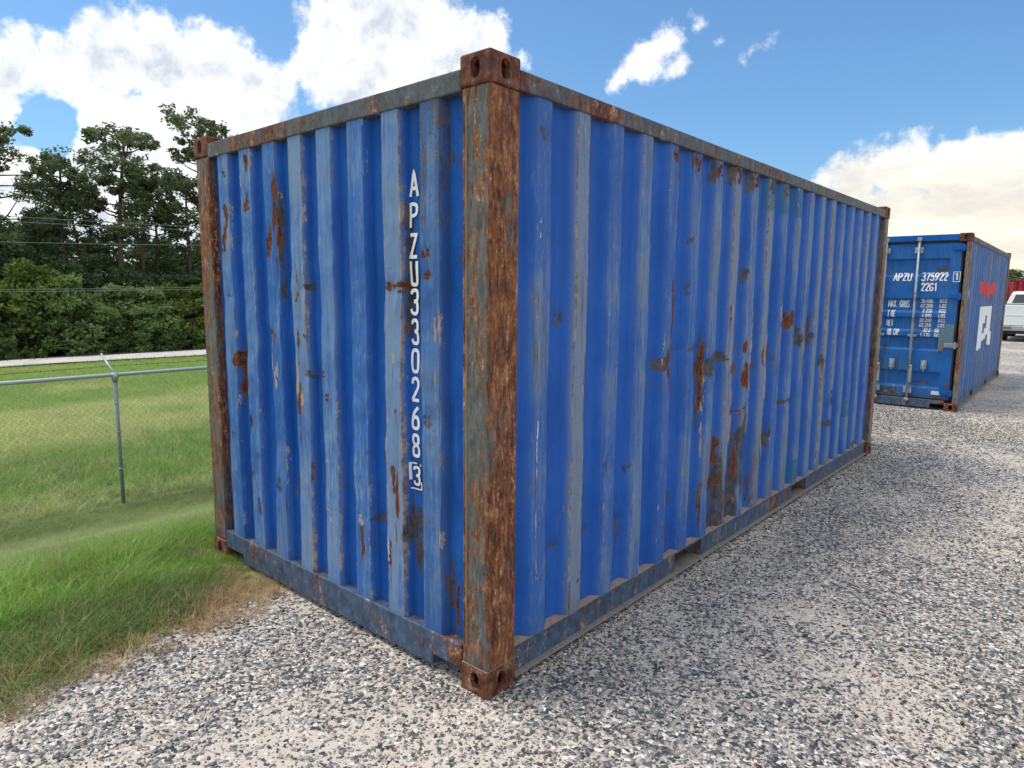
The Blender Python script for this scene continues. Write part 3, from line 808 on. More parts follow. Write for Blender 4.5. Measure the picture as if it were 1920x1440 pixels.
def doors(T, C, wallmat, framemat, marks_text=False, res=0.03):
    """door end: header, sill, two leaves with recessed bands, rods, hinges"""
    TT = lambda p: T(p[0], p[2], p[1])
    MB().box(0.163, CW - 0.163, -0.060, -0.010, 2.492, 2.580).build('door_header', wallmat, C, bevel=0.004, T=TT)
    MB().box(0.120, CW - 0.120, -0.065, -0.030, 2.455, 2.490).build('header_lip', M['rubber'], C, T=TT)
    poly = [(0.163, 0.094), (0.372, 0.094), (0.372, 0.026), (CW - 0.345, 0.026), (CW - 0.345, 0.094), (CW - 0.163, 0.094), (CW - 0.163, 0.150), (0.163, 0.150)]
    MB().prism(poly, lambda p: T(p[0], p[1], -0.008), lambda p: T(p[0], p[1], -0.080)).build('door_sill', M['rail'] if framemat is None else M['rail_low'], C, bevel=0.004)
    bands = [(2.11, .20), (1.55, .15), (1.27, .15), (.985, .15), (.44, .19)]

    def depth(ua, ub):
        def f(U, Z):
            edge = np.minimum(U - (ua + 0.10), (ub - 0.13) - U)
            mu = np.clip(edge / 0.03, 0, 1)
            d = np.zeros_like(U)
            for zc, h in bands:
                d = np.maximum(d, np.clip((h / 2 + 0.035 - np.abs(Z - zc)) / 0.035, 0, 1))
            return -0.030 - 0.036 * d * mu
        return f
    for side in (0, 1):
        ua, ub = (0.115, 1.214) if side == 0 else (1.224, CW - 0.115)
        df = depth(ua, ub)
        if side == 0:
            df = depth(ua + 0.03, ub + 0.03)
        zs = {0.165, 2.452}
        for zc, h in bands:
            for s in (-1, 1):
                zs |= {round(zc + s * h / 2, 4), round(zc + s * (h / 2 + 0.035), 4)}
        zs = sorted(zs); zz = [zs[0]]
        for a, b in zip(zs[:-1], zs[1:]):
            n = max(1, int(math.ceil((b - a) / res))); zz += [a + (b - a) * (i + 1) / n for i in range(n)]
        us = np.linspace(ua, ub, int((ub - ua) / res) + 1)
        dent = lambda U, Z, f=df: f(U, Z) + 0.003 * vnoise(U, Z, 0.2, 0.15, 40 + side, 2)

        def at(U, Z):
            mk = [('R', 2.21, 1.16, .025, .05), ('R', 2.20, .98, .02, .06), ('D', 1.62, .72, .03, .10), ('D', 1.42, .8, .04, .12), ('D', 2.1, 2.08, .10, .02), ('D', 1.95, .40, .12, .015),
                  ('D', 2.0, .17, .3, .02), ('B', 1.52, .225, .05, .008), ('B', 1.59, .30, .004, .05), ('D', 1.5, .2, .2, .05), ('R', 2.29, .3, .02, .1), ('R', .3, .5, .03, .1), ('D', .6, .9, .03, .2)]
            ch = paint(U, Z, mk)
            n = vnoise(U, Z, 0.5, 0.2, 77 + side, 3)
            low = np.clip(1 - (Z - 0.16) / 0.25, 0, 1)
            ch['D'] = np.maximum(ch['D'], 0.45 * low)
            return {'wear_a': (ch['R'], ch['B'], ch['D']), 'wear_b': (ch['T'], ch['W'], 0.30 + 0.35 * n), 'wear_c': (0 * n, 0 * n + .5, n)}
        d = link('door', grid_mesh('door', T, us, np.array(zz), dent, None, at), wallmat, C)
        # leaf edge, so that it has thickness
        e = MB()
        e.box(ua, ub, -0.080, -0.069, 0.166, 2.451)
        e.box(ua, ua + 0.012, -0.069, -0.033, 0.166, 2.451); e.box(ub - 0.012, ub, -0.069, -0.033, 0.166, 2.451)
        e.build('door_core', M['under'], d, T=TT)
        for ur in ((0.653, 1.085) if side == 0 else (1.350, 1.785)):
            MB().tube([(ur, 0.010, 0.10), (ur, 0.010, 2.53)], 0.017, 10).build('lock_rod', M['rod'], d, T=TT, smooth=True)
            for zc in (0.27, 1.10, 2.36):
                hgt = 0.016 if zc == 1.10 else 0.042
                b = MB().box(ur - 0.055, ur + 0.055, -0.032, 0.004, zc - hgt, zc + hgt)
                b.build('rod_bracket', M['rod'], d, bevel=0.003, T=TT)
            for za, zb in ((0.115, 0.150), (2.495, 2.545)):
                MB().box(ur - 0.030, ur + 0.030, -0.012, 0.034, za, zb).build('rod_cam', M['rod'], d, bevel=0.003, T=TT)
            h = MB().box(ur + 0.012, ur + 0.042, 0.006, 0.034, 0.38, 0.66)
            h.tube([(ur, 0.02, 0.64), (ur + 0.03, 0.02, 0.64)], 0.02, 8)
            h.build('rod_handle', M['rod'], d, bevel=0.004, T=TT)
        for uh in ((0.45, 0.86) if side == 0 else (1.545, 1.97)):
            k = MB().box(uh - 0.035, uh + 0.035, -0.026, 0.0, 0.60, 0.73)
            k.tube([(uh, 0.0, 0.70), (uh, 0.03, 0.66), (uh + 0.01, 0.028, 0.60), (uh, 0.0, 0.57)], 0.011, 6)
            k.build('seal_hasp', M['rod'], d, bevel=0.003, T=TT)
        uh = ua if side == 0 else ub
        s = 1 if side == 0 else -1
        for zc in (2.385, 1.69, 0.975, 0.27):
            hb = MB().box(uh + s * 0.12, uh - s * 0.055, -0.027, -0.006, zc - 0.030, zc + 0.030)
            hb.tube([(uh - s * 0.02, 0.004, zc - 0.05), (uh - s * 0.02, 0.004, zc + 0.05)], 0.017, 8)
            hb.build('hinge', M['galv_dull'] if side and zc == 0.975 else wallmat, d, bevel=0.003, T=TT)
        MB().box(uh - s * 0.022, uh - s * 0.005, -0.06, -0.036, 0.166, 2.451).build('door_gasket', M['rubber'], d, T=TT)


def container(name, label, loc, rz, door_front, paints, group=None, posts=None, marks_end=None, marks_side=None, fine=False, rails=None, extra_end=None, extra_side=None):
    C = empty(name, loc, rz)
    tag(C, label, 'container', group)
    mend, mside = paints
    pm = posts or (M['post'], M['post_far'])
    rl = rails or (M['rail_top'], M['rail_low'])
    # castings
    for sx, x in ((1, 0.0), (-1, -CW)):
        for sy, y in ((1, 0.0), (-1, CL)):
            place_casting(CAST_TOP, sx, sy, x, y, CH - 0.118, M['casting'], C)
            place_casting(CAST_LOW, sx, sy, x, y, 0.0, M['casting_low'] if (fine and y == 0) else M['casting'], C)
    # posts
    for x0, x1, k in ((-0.156, -0.006, 0), (-CW + 0.006, -CW + 0.156, 1)):
        for y0, y1, j in ((0.006, 0.182, 0), (CL - 0.176, CL - 0.006, 1)):
            if (j == 0) == door_front:
                y0, y1 = (y0, 0.12) if j == 0 else (CL - 0.12, y1)
                x0_, x1_ = (x0 + 0.088, x1) if k == 0 else (x0, x1 - 0.088)
            else:
                x0_, x1_ = x0, x1
            p = MB().box(x0_, x1_, y0, y1, 0.1185, CH - 0.1185).build('corner_post', pm[0] if j == 0 else pm[1], C, bevel=0.011, seg=3)
            if fine and j == 0 and k == 0:
                # long weld bead, chafed strip and the plate welded round the foot
                MB().tube([(x0 + 0.027 + 0.001 * math.sin(i * .9), 0.005, 0.2 + 2.24 * i / 40) for i in range(41)], 0.0035, 5).build('weld_bead', M['flange'], p)
                MB().box(-0.1545, -0.0075, 0.0025, 0.1805, 0.1190, 0.1225).build('weld_collar', M['dust'], p)
    # walls
    end_T = face_map('back' if door_front else 'front')
    door_T = face_map('front' if door_front else 'back')
    du = 0.008 if fine else 0.04
    ce = Corr(0.268, 0.252, 8, 0.113, 0.020, 0.0456, -0.012, 0.150, CW - 0.150, 0.186, 2.470)
    a = wall_attrs(ce, marks_end or [], 5, 1.0, 1.0, extra_end, CW)

    def end_w(U, Z):
        w = ce.w_out - ce.depth * (1 - ce.frac(U))
        if fine:
            mid = sstep(Z, 0.25, 0.6) * (1 - sstep(Z, 1.9, 2.35))
            w = w + 0.008 * vnoise(U, Z, 0.22, 0.28, 31, 3) * mid + 0.0045 * vnoise(U, Z, 0.06, 0.09, 33, 2) * mid
            for (t, u, z, aa, bb) in marks_end or []:
                if t in 'RD' and (aa > 0.024):
                    w = w - 0.007 * np.exp(-((U - u - CW) / (aa * 1.4)) ** 2 - ((Z - z) / (bb * 1.4 + 0.02)) ** 2)
        return w

    def end_shift(U, Z):
        mid = sstep(Z, 0.2, 0.5) * (1 - sstep(Z, 1.7, 2.2)) * sstep(U, 0.17, 0.3) * (1 - sstep(U, CW - 0.3, CW - 0.17))
        s = 0.006 * vnoise(U * 0.6, Z, 0.3, 0.33, 61, 2)
        s = s + 0.03 * np.exp(-((U - 0.80) / 0.10) ** 2 - ((Z - 0.95) / 0.45) ** 2) - 0.02 * np.exp(-((U - 0.62) / 0.10) ** 2 - ((Z - 0.5) / 0.3) ** 2)
        return s * mid
    zs = np.linspace(ce.z0, ce.z1, 280 if fine else 30)
    ew = link('end_wall', grid_mesh('end_wall', end_T, usamples(ce, du), zs, end_w, end_shift if fine else None, a), mend, C)
    cs_ = Corr(0.302, 0.2783, 20, 0.085, 0.060, 0.036, -0.012, 0.170, CL - 0.165, 0.162, 2.482)
    for w in ('right', 'left'):
        T = face_map(w)
        vis = w == 'right'
        f2 = fine and vis
        cm = cs_
        a2 = wall_attrs(cm, (marks_side or []) if vis else [], 8, 0.9 if fine else 0.6, 1.0, extra_side if vis else None)

        def side_w(U, Z, f2=f2):
            w = cm.w_out - cm.depth * (1 - cm.frac(U))
            if f2:
                mid = sstep(Z, 0.2, 0.5) * (1 - sstep(Z, 2.1, 2.45))
                w = w + 0.006 * vnoise(U, Z, 0.30, 0.33, 71, 3) * mid + 0.002 * vnoise(U, Z, 0.05, 0.12, 73, 2) * mid
                for (t, u, z, aa, bb) in marks_side or []:
                    if t in 'RD' and aa > 0.02:
                        w = w - 0.009 * np.exp(-((U - u) / (aa * 1.3)) ** 2 - ((Z - z) / (bb * 1.2 + 0.02)) ** 2)
            return w

        def side_shift(U, Z):
            mid = sstep(Z, 0.2, 0.5) * (1 - sstep(Z, 2.0, 2.4))
            return 0.007 * vnoise(U * 0.5, Z, 0.3, 0.4, 91, 2) * mid
        zs2 = np.linspace(cm.z0, cm.z1, 190 if f2 else 24)
        mt = mside
        if vis or not fine:
            us = usamples(cm, 0.0125 if f2 else 0.05)
        else:
            us = usamples(cm, 0.05)
        link('side_wall', grid_mesh('side_wall', T, us, zs2, side_w, side_shift if f2 else None, a2), mt, C)
        MB().box(0.180, CL - 0.180, -0.064, -0.004, 2.478, 2.553).build('top_side_rail', rl[0], C, bevel=0.006, seg=2, T=lambda p: T(p[0], p[2], p[1]))
        r = side_rail_low(T, 'bottom_side_rail', rl[1], C)
        if f2:
            # dirt lying on the ledge behind the wall line
            us3 = np.arange(0.18, CL - 0.18, 0.02)
            wv = -0.0115 + 0.003 * vnoise(us3, us3 * 0, 0.05, 1, 5, 2)
            V = []; F = []
            for i, (u_, w_) in enumerate(zip(us3, wv)):
                V += [T(u_, 0.1655, w_), T(u_, 0.1655 + 0.016 + 0.004 * math.sin(u_ * 31), -0.052), T(u_, 0.1655, -0.10)]
            for i in range(len(us3) - 1):
                for j in range(2):
                    F.append((3 * i + j, 3 * i + 3 + j, 3 * i + 4 + j, 3 * i + 1 + j))
            MB().add(V, F).build('ledge_dirt', M['dust'], r)
    # end frame of the closed end
    TT = lambda p: end_T(p[0], p[2], p[1])
    MB().box(0.163, CW - 0.163, -0.064, -0.005, 2.462, 2.545).build('top_end_rail', rl[0], C, bevel=0.006, seg=2, T=TT)
    end_rail_low(end_T, rl[1], C)
    # roof, floor and cross members
    rf = MB()
    for i in range(21):
        y = 0.12 + i * 0.28
        rf.box(-CW + 0.066, -0.066, y, y + 0.14, 2.515, 2.548); rf.box(-CW + 0.066, -0.066, y + 0.14, min(y + 0.28, CL - 0.07), 2.515, 2.530)
    rf.build('roof', M['roof'], C)
    MB().box(-CW + 0.112, -0.112, 0.08, CL - 0.085, 0.135, 0.163).build('floor', M['dark_wood'], C)
    for i in range(19):
        y = 0.3 + i * 0.295
        if 1.62 < y < 2.08 or 3.63 < y < 4.08: continue
        MB().box(-CW + 0.115, -0.115, y, y + 0.045, 0.04, 0.134).build('cross_member', M['under'], C)
    doors(door_T, C, mend, rails)
    return C, ce, cs_, end_T, door_T


# ---- the big container in front
def end_extra(U, Z, ch, fade):
    x = U - CW
    # scraped slate-grey rib next to the lettering
    last = ((x > -0.42) & (x < -0.27)).astype(float)
    g = last * 1.5 * np.clip(0.75 + 0.5 * vnoise(U, Z, 0.1, 0.4, 44, 3), 0, 1)
    ch['D'] = np.maximum(ch['D'], 0.30 * g * sstep(Z, 0.3, 1.4) * (0.6 + 0.6 * sstep(Z, 1.75, 2.0)))
    ch['D'] = np.maximum(ch['D'], last * 0.34)
    # pale washed upper ends of the far ribs
    fade = fade + 0.35 * ((x < -1.6) & (fade > 0.3)) * sstep(Z, 1.6, 2.2)
    low = sstep(-Z, -1.2, -0.2)
    n = vnoise(U * 3, Z, 0.06, 0.12, 55, 3)
    ch['B'] = np.maximum(ch['B'], 0.5 * np.clip(n * 2 - 0.8, 0, 1) * low * (fade > 0.3))
    ch['R'] = np.maximum(ch['R'], 0.45 * np.clip(vnoise(U * 3, Z, 0.08, 0.16, 58, 3) * 2 - 0.95, 0, 1) * (fade > 0.3))
    return fade


def side_extra(U, Z, ch, fade):
    # worn primer shows on rib crests in the middle of the wall
    mid = np.exp(-((U - 2.9) / 1.7) ** 2)
    on = (fade > 0.3)
    n = vnoise(U * 2, Z, 0.1, 0.3, 155, 3)
    ch['B'] = np.maximum(ch['B'], 0.42 * np.clip(n * 2.2 - 0.35, 0, 1) * mid * on)
    topg = sstep(Z, 2.05, 2.4)
    ch['D'] = np.maximum(ch['D'], 0.20 * topg * on)
    patch = np.exp(-((U - 2.75) / 0.55) ** 2 - ((Z - 0.45) / 0.38) ** 2) * (0.6 + 0.6 * vnoise(U, Z, 0.10, 0.5, 166, 3))
    ch['D'] = np.maximum(ch['D'], 0.46 * patch)
    belt = np.exp(-((U - 2.6) / 1.3) ** 2 - ((Z - 1.25) / 0.16) ** 2) * np.clip(vnoise(U, Z, 0.16, 0.10, 171, 3) + 0.1, 0, 1)
    ch['D'] = np.maximum(ch['D'], np.clip(1.5 * belt, 0, 0.62))
    ch['R'] = np.maximum(ch['R'], np.clip(1.3 * belt, 0, 0.5) * (vnoise(U, Z, 0.05, 0.2, 177, 2) > 0.1))
    ch['R'] = np.maximum(ch['R'], 0.40 * np.clip(vnoise(U * 2, Z, 0.09, 0.30, 175, 3) * 2 - 0.6, 0, 1) * mid * on * (1 - sstep(Z, 1.5, 2.0)))
    return fade * (1.0 + 0.25 * mid)


SIDE = [m for m in SIDE if not (m[0] == 'W' and m[4] > 0.03 and m[3] > 0.006)]
SIDE += [('D', 1.93, 1.27, .16, .045), ('D', 1.92, 1.10, .035, .22), ('R', 1.93, 1.22, .022, .14), ('B', 1.945, 1.0, .012, .25), ('D', 2.20, 1.30, .09, .02), ('R', 2.95, 1.22, .03, .13), ('B', 3.0, .95, .018, .40), ('D', 2.93, 1.25, .10, .05),
         ('D', 2.45, .42, .10, .22), ('D', 2.62, .60, .07, .16), ('R', 2.50, .50, .02, .12), ('D', 2.28, .40, .05, .20), ('R', 3.55, 1.45, .03, .10), ('D', 3.62, 1.36, .09, .05), ('B', 2.30, 1.2, .008, .35), ('B', 3.28, 1.1, .008, .45), ('R', 3.75, .9, .02, .12), ('D', 4.2, 1.1, .05, .05)]
BIG, ce, cs, TF, _ = container('shipping_container', 'large rusty blue shipping container with white serial number down its near end wall', (0, 0, 0), 0, False, (M['blue'], M['blue_side']),
                               marks_end=END, marks_side=SIDE, fine=True, extra_end=end_extra, extra_side=side_extra)


def surf_end(u, z):
    w = ce.w_out - ce.depth * (1 - float(ce.frac(u)))
    mid = float(sstep(z, 0.25, 0.6) * (1 - sstep(z, 1.9, 2.35)))
    return w + 0.008 * mid * float(vnoise(np.array([u]), np.array([z]), 0.22, 0.28, 31, 3)[0]) + 0.0045 * mid * float(vnoise(np.array([u]), np.array([z]), 0.06, 0.09, 33, 2)[0])


zc = 2.098
for i, chh in enumerate('APZU330268'):
    zt = [2.205, 2.074, 1.944, 1.826, 1.703, 1.572, 1.443, 1.314, 1.187, 1.060][i]
    mb = letters(chh, CW - 0.518, zt - 0.104, 0.104, 0.0155, TF, surf_end, aspect=0.46, lift=0.004)
    mb.build('painted_character', M['white'], BIG)
mb = letters('3', CW - 0.514, 0.826, 0.082, 0.0125, TF, surf_end, aspect=0.5, lift=0.0035)
mb.build('painted_character', M['white'], BIG)
mb = MB()
for pl in ([(-.528, .925), (-.489, .925)], [(-.528, .925), (-.528, .845)], [(-.528, .806), (-.463, .806)], [(-.463, .806), (-.463, .842)], [(-.468, .925), (-.468, .915)]):
    ribbon(mb, [(CW + a, b) for a, b in pl], 0.006, TF, surf_end, 0.0036)
mb.build('painted_frame', M['white'], BIG)
# chalk scribbles on the bottom rail
TR = face_map('right')
flat = lambda w: (lambda u, z: w)
for pls in ([[(.235, .08), (.225, .10), (.20, .105), (.19, .085), (.20, .065), (.225, .06)]], [[(.29, .065), (.30, .14)], [(.27, .10), (.31, .105)], [(.30, .12), (.34, .15), (.35, .12), (.31, .09)]]):
    mb = MB()
    for i_, pl in enumerate(pls):
        ribbon(mb, chaikin(pl), 0.003, TR, flat(-0.0295), 0.0008 + 0.0004 * i_, 1)
    mb.build('chalk_scribble', M['chalk'], BIG)
for txt, u in (('4', 2.19), ('0', 2.25), ('L', 2.31), ('1', 2.39), ('1', 3.02), ('A', 3.14), ('2', 3.24)):
    letters(txt, u, 0.065, 0.065, 0.004, TR, flat(-0.0295), lift=0.0008, cross=1).build('chalk_scribble', M['chalk'], BIG)

# ---- second container, doors towards us
SEC_SIDE = [('D', .35, .9, .03, .12), ('R', .45, .75, .03, .1), ('D', 5.2, .9, .04, .2), ('R', 5.6, 1.1, .03, .06), ('D', 2.2, .5, .1, .02), ('D', 3.5, .4, .1, .03), ('B', .6, 1.4, .01, .4), ('R', 5.75, .6, .03, .2), ('W', .3, 1.75, .01, .08)]
SEC, _, cs2, _, TD = container('shipping_container', 'smaller-looking blue container beyond the big one, its doors and lock rods facing us', (0.24, 9.78, 0), math.radians(1.0), True,
                               (M['blue2'], M['blue2_side']), posts=(M['post_far'], M['post_far']), rails=(M['rail_top'], M['rail']),
                               marks_side=SEC_SIDE)


def surf_door(u, z):
    d = 0.0
    if 1.324 < u < CW - 0.245:
        mu = min(1, min(u - 1.324, CW - 0.245 - u) / 0.03)
        for zc_, h in [(2.11, .20), (1.55, .15), (1.27, .15), (.985, .15), (.44, .19)]:
            d = max(d, min(1, max(0, (h / 2 + 0.035 - abs(z - zc_)) / 0.035)) * mu)
    return -0.030 - 0.036 * d


def door_text(txt, u, z, h, wid, width=None, mat='white', asp=0.6):
    n = len(txt)
    if width:
        asp = width / h / (n + (n - 1) * 0.3); gap = asp * 0.3
    else:
        gap = asp * 0.3
    letters(txt, u, z, h, wid, TD, surf_door, aspect=asp, gap=gap, lift=0.005, cross=1).build('painted_marking', M[mat], SEC)


door_text('APZU', 1.475, 1.915, 0.115, 0.018, 0.235)
door_text('375922', 1.846, 1.915, 0.115, 0.018, 0.325)
door_text('1', 2.262, 1.925, 0.095, 0.018, 0.05)
mb = MB()
for pl in ([(2.245, 1.9), (2.325, 1.9), (2.325, 2.04), (2.245, 2.04), (2.245, 1.9)],):
    ribbon(mb, pl, 0.008, TD, surf_door, 0.005, 1)
mb.build('painted_frame', M['white'], SEC)
door_text('22G1', 1.850, 1.765, 0.112, 0.018, 0.205)
door_text('MAX.', 1.425, 1.520, 0.098, 0.014, 0.135, 'white_worn')
door_text('GROS', 1.580, 1.520, 0.098, 0.014, 0.125, 'white_worn')
door_text('T', 1.422, 1.376, 0.095, 0.014, 0.035, 'white_worn')
door_text('RE', 1.480, 1.376, 0.095, 0.014, 0.055, 'white_worn')
door_text('NET', 1.422, 1.233, 0.090, 0.014, 0.085, 'white_worn')
door_text('UB.CAP.', 1.450, 1.096, 0.092, 0.013, 0.175, 'white_worn')
for i, (a, b) in enumerate((('30.480', 'KGS'), ('67.200', 'LBS'), ('2.220', 'KGS'), ('4.890', 'LBS'), ('28.260', 'KGS'), ('62.310', 'LBS'), ('33.2', 'CU.M.'), ('1.170', 'CU.FT.'))):
    z = 1.592 - i * 0.0715
    wdt = {6: 0.165, 5: 0.135, 4: 0.105}[len(a)]
    door_text(a, 2.024 - wdt, z, 0.050, 0.011, wdt, 'white_worn')
    door_text(b, 2.103 if i < 6 else 2.07, z, 0.050, 0.011, 0.085 if i < 6 else 0.125, 'white_worn')
MB().box(2.095, 2.220, -0.0285, -0.026, 0.228, 0.285).build('white_sticker', M['white_worn'], SEC, T=lambda p: TD(p[0], p[2], p[1]))
mb = MB().box(2.20, 2.315, -0.0245, -0.021, 0.93, 1.29)
mb.box(2.13, 2.199, -0.0245, -0.021, 0.88, 1.22)
mb.build('primer_patch', M['patch_grey'], SEC, T=lambda p: TD(p[0], p[2], p[1]))

# logo fragments on the ribbed side, painted over the corrugation
TS = face_map('right')
surf2 = lambda u, z: -0.012 - 0.036 * (1 - float(cs2.frac(u)))


def painted(name, polys, mat, parent, T, surf, lift=0.004, step=0.02):
    """vertical slices of the outline laid over the ribs"""
    mb = MB()
    for (u0, u1, zlo, zhi) in polys:
        n = max(1, int(round((u1 - u0) / step)))
        for i in range(n):
            a = u0 + (u1 - u0) * i / n; b = u0 + (u1 - u0) * (i + 1) / n
            def ev(fn, u): return fn(u) if callable(fn) else fn
            V = [T(a, ev(zlo, a), surf(a, 0) + lift), T(b, ev(zlo, b), surf(b, 0) + lift), T(b, ev(zhi, b), surf(b, 0) + lift), T(a, ev(zhi, a), surf(a, 0) + lift)]
            mb.add(V, [(0, 1, 2, 3)])
    return mb.build(name, mat, parent)


jag = lambda base, amp, f: (lambda u: base + amp * math.sin(u * f) + amp * 0.5 * math.sin(u * f * 2.3))
painted('red_emblem', [(1.66, 1.98, jag(1.73, .015, 30), 1.93), (2.0, 2.30, jag(1.73, .015, 30), 1.93), (2.32, 2.62, 1.72, 1.93), (2.62, 2.90, jag(1.63, .02, 30), 1.86), (2.90, 3.20, 1.72, 1.90), (3.22, 3.50, 1.73, 1.94), (3.50, 3.80, jag(1.74, .015, 30), 1.95)], M['red'], SEC, TS, surf2)
painted('white_emblem', [(1.84, 2.12, jag(0.78, .01, 20), 1.52), (2.12, 2.40, jag(0.80, .01, 20), 1.52), (2.40, 2.62, 0.93, 1.06), (2.40, 2.62, 1.23, 1.52), (2.62, 2.90, 0.95, 1.14), (2.62, 2.90, 1.36, 1.52), (2.90, 3.16, jag(1.02, .01, 20), 1.52),
                         (3.16, 3.40, jag(0.83, .01, 20), 1.52), (3.40, 3.62, 0.80, 1.52), (3.62, 3.82, 0.80, 1.05)], M['white'], SEC, TS, surf2)

# ---- red containers far behind
container('shipping_container', 'dark red shipping container far off behind the white pickup truck', (-2.19 + CW, 42.85, 0.0), 0, False, (M['red_wall'], M['red_wall']), 'red containers far behind',
          posts=(M['red_wall'], M['red_wall']), rails=(M['red_wall'], M['red_wall']))
container('shipping_container', 'brighter red container just showing past the second blue container', (-2.86, 45.4, 0.0), 0, False, (M['red_wall2'], M['red_wall2']), 'red containers far behind',
          posts=(M['red_wall2'], M['red_wall2']), rails=(M['red_wall2'], M['red_wall2']))

# ================================================================ ground
def terrain(x, y):
    x = np.asarray(x, dtype=float); y = np.asarray(y, dtype=float)
    z = -0.92 * sstep(-x, 2.5, 6.6)
    f = sstep(-x, 2.2, 3.5)
    z = z + 0.035 * vnoise(x, y, 1.7, 1.9, 301, 2) * f + 0.05 * vnoise(x, y, 6, 7, 305) * sstep(-x, 8, 12) * (1 - sstep(-x, 20, 24))
    z = z + (1 - f) * 0.010 * vnoise(x, y, 0.9, 1.1, 311, 2) * sstep(np.hypot(np.maximum(0, np.maximum(x, -CW - x)), np.maximum(0, -y)), 0.02, 0.5)
    return z


def sheet(name, xs, ys, mat, kind='structure', dz=0.0):
    X, Y = np.meshgrid(xs, ys)
    Z = terrain(X, Y) + dz
    V = np.stack([X.ravel(), Y.ravel(), Z.ravel()], 1)
    nx, ny = len(xs), len(ys)
    i = (np.arange(nx - 1)[None, :] + nx * np.arange(ny - 1)[:, None]).ravel()
    F = np.stack([i, i + 1, i + 1 + nx, i + nx], 1)
    o = link(name, npmesh(name, V, F, True), mat)
    return tag(o, kind=kind)


def gravel_mat():
    mt, g, bs = newmat('crushed_stone')
    p = g.new('ShaderNodeNewGeometry').outputs['Position']
    wv = g.noise(p, 40, 2, 0.5, out=1)
    pp = g.vmath('ADD', p, g.vmath('SCALE', wv)); pp.node.inputs[1].default_value = (0, 0, 0)
    def vor(scale, feat='F1'):
        v = g.new('ShaderNodeTexVoronoi', feature=feat)
        g.put(v.inputs['Vector'], g.scale(p, (1, 1, 0.0)))
        v.inputs['Scale'].default_value = scale
        return v
    a = vor(62); b = vor(105)
    sa = g.new('ShaderNodeSeparateColor'); g.put(sa.inputs[0], a.outputs['Color'])
    sb = g.new('ShaderNodeSeparateColor'); g.put(sb.inputs[0], b.outputs['Color'])
    stones = [(0.0, (0.05, 0.055, 0.062)), (0.18, (0.11, 0.115, 0.125)), (0.38, (0.21, 0.21, 0.215)), (0.55, (0.36, 0.345, 0.32)), (0.70, (0.52, 0.47, 0.42)), (0.84, (0.42, 0.32, 0.26)), (0.90, (0.76, 0.73, 0.69))]
    ca = g.ramp(sa.outputs[0], stones, 'CONSTANT')
    cb = g.ramp(sb.outputs[0], stones, 'CONSTANT')
    sand = g.mix(g.noise(p, 180, 4, 0.7), (0.38, 0.335, 0.285), (0.74, 0.66, 0.575))
    # patches: sandy places and places full of dark stone
    big = g.noise(g.scale(p, (1, 0.75, 0)), 0.85, 5, 0.62)
    mid = g.noise(p, 4.5, 4, 0.6)
    pv = g.math('ADD', g.math('MULTIPLY', big, 0.7), g.math('MULTIPLY', mid, 0.3))
    show = g.math('LESS_THAN', sa.outputs[1], g.smooth(pv, 0.42, 0.58, 0.80, 0.18))
    show2 = g.math('LESS_THAN', sb.outputs[1], g.smooth(pv, 0.42, 0.58, 0.6, 0.12))
    c = g.mix(show2, sand, cb)
    c = g.mix(show, c, ca)
    g.put(bs.inputs['Base Color'], c)
    bs.inputs['Roughness'].default_value = 0.9
    h = g.math('SUBTRACT', g.math('MULTIPLY', show, g.math('SUBTRACT', 0.7, a.outputs['Distance'])), g.math('MULTIPLY', b.outputs['Distance'], 0.3))
    g.put(bs.inputs['Normal'], g.bump(h, 0.7, 0.01))
    return mt


def grass_ground_mat():
    mt, g, bs = newmat('meadow_soil')
    p = g.new('ShaderNodeNewGeometry').outputs['Position']
    sx = g.new('ShaderNodeSeparateXYZ'); g.put(sx.inputs[0], p)
    n1 = g.noise(p, 1.2, 5, 0.6); n2 = g.noise(p, 28, 5, 0.7); n3 = g.noise(p, 0.28, 3, 0.5)
    green = g.mix(n2, (0.18, 0.25, 0.07), (0.36, 0.46, 0.16))
    yel = g.mix(n2, (0.20, 0.26, 0.07), (0.42, 0.46, 0.16))
    c = g.mix(g.smooth(g.math('ADD', g.math('MULTIPLY', n1, 0.5), g.math('MULTIPLY', n3, 0.5)), 0.42, 0.58), green, yel)
    straw = g.mix(n2, (0.24, 0.17, 0.11), (0.60, 0.47, 0.33))
    e = g.math('ADD', sx.outputs[0], g.math('MULTIPLY', g.math('SUBTRACT', g.noise(p, 2.0, 4, 0.6), 0.5), 1.6))
    c = g.mix(g.smooth(e, -2.05, -1.65), c, straw)
    g.put(bs.inputs['Base Color'], c)
    bs.inputs['Roughness'].default_value = 0.95
    bs.inputs['Specular IOR Level'].default_value = 0.1
    g.put(bs.inputs['Normal'], g.bump(n2, 0.8, 0.03))
    return mt


M['gravel'] = gravel_mat()
M['meadow'] = grass_ground_mat()
EDGE = -1.6
far = [60, 75, 100, 150, 250, 500]
xs = np.array(sorted(set([EDGE] + list(np.linspace(EDGE, 8, 60)) + list(np.linspace(8, 60, 20)) + [80, 120, 200, 500])))
ys = np.array([-500, -200, -80, -30, -12] + list(np.linspace(-8, 14, 110)) + list(np.linspace(15, 60, 24)) + [80, 120, 250, 700])
sheet('gravel_yard', xs, ys, M['gravel'])
xs = np.array([-700, -250, -120, -80, -60, -45, -38] + list(np.linspace(-34, -9, 50)) + list(np.linspace(-8.8, EDGE, 70)))
sheet('meadow', xs, ys, M['meadow'])


def strip(name, pts_l, pts_r, z, mat):
    V = [(p[0], p[1], z) for p in pts_l] + [(p[0], p[1], z) for p in pts_r]
    n = len(pts_l)
    F = [(i, i + 1, n + i + 1, n + i) for i in range(n - 1)]
    o = MB().add(V, F).build(name, mat)
    return tag(o, kind='structure')


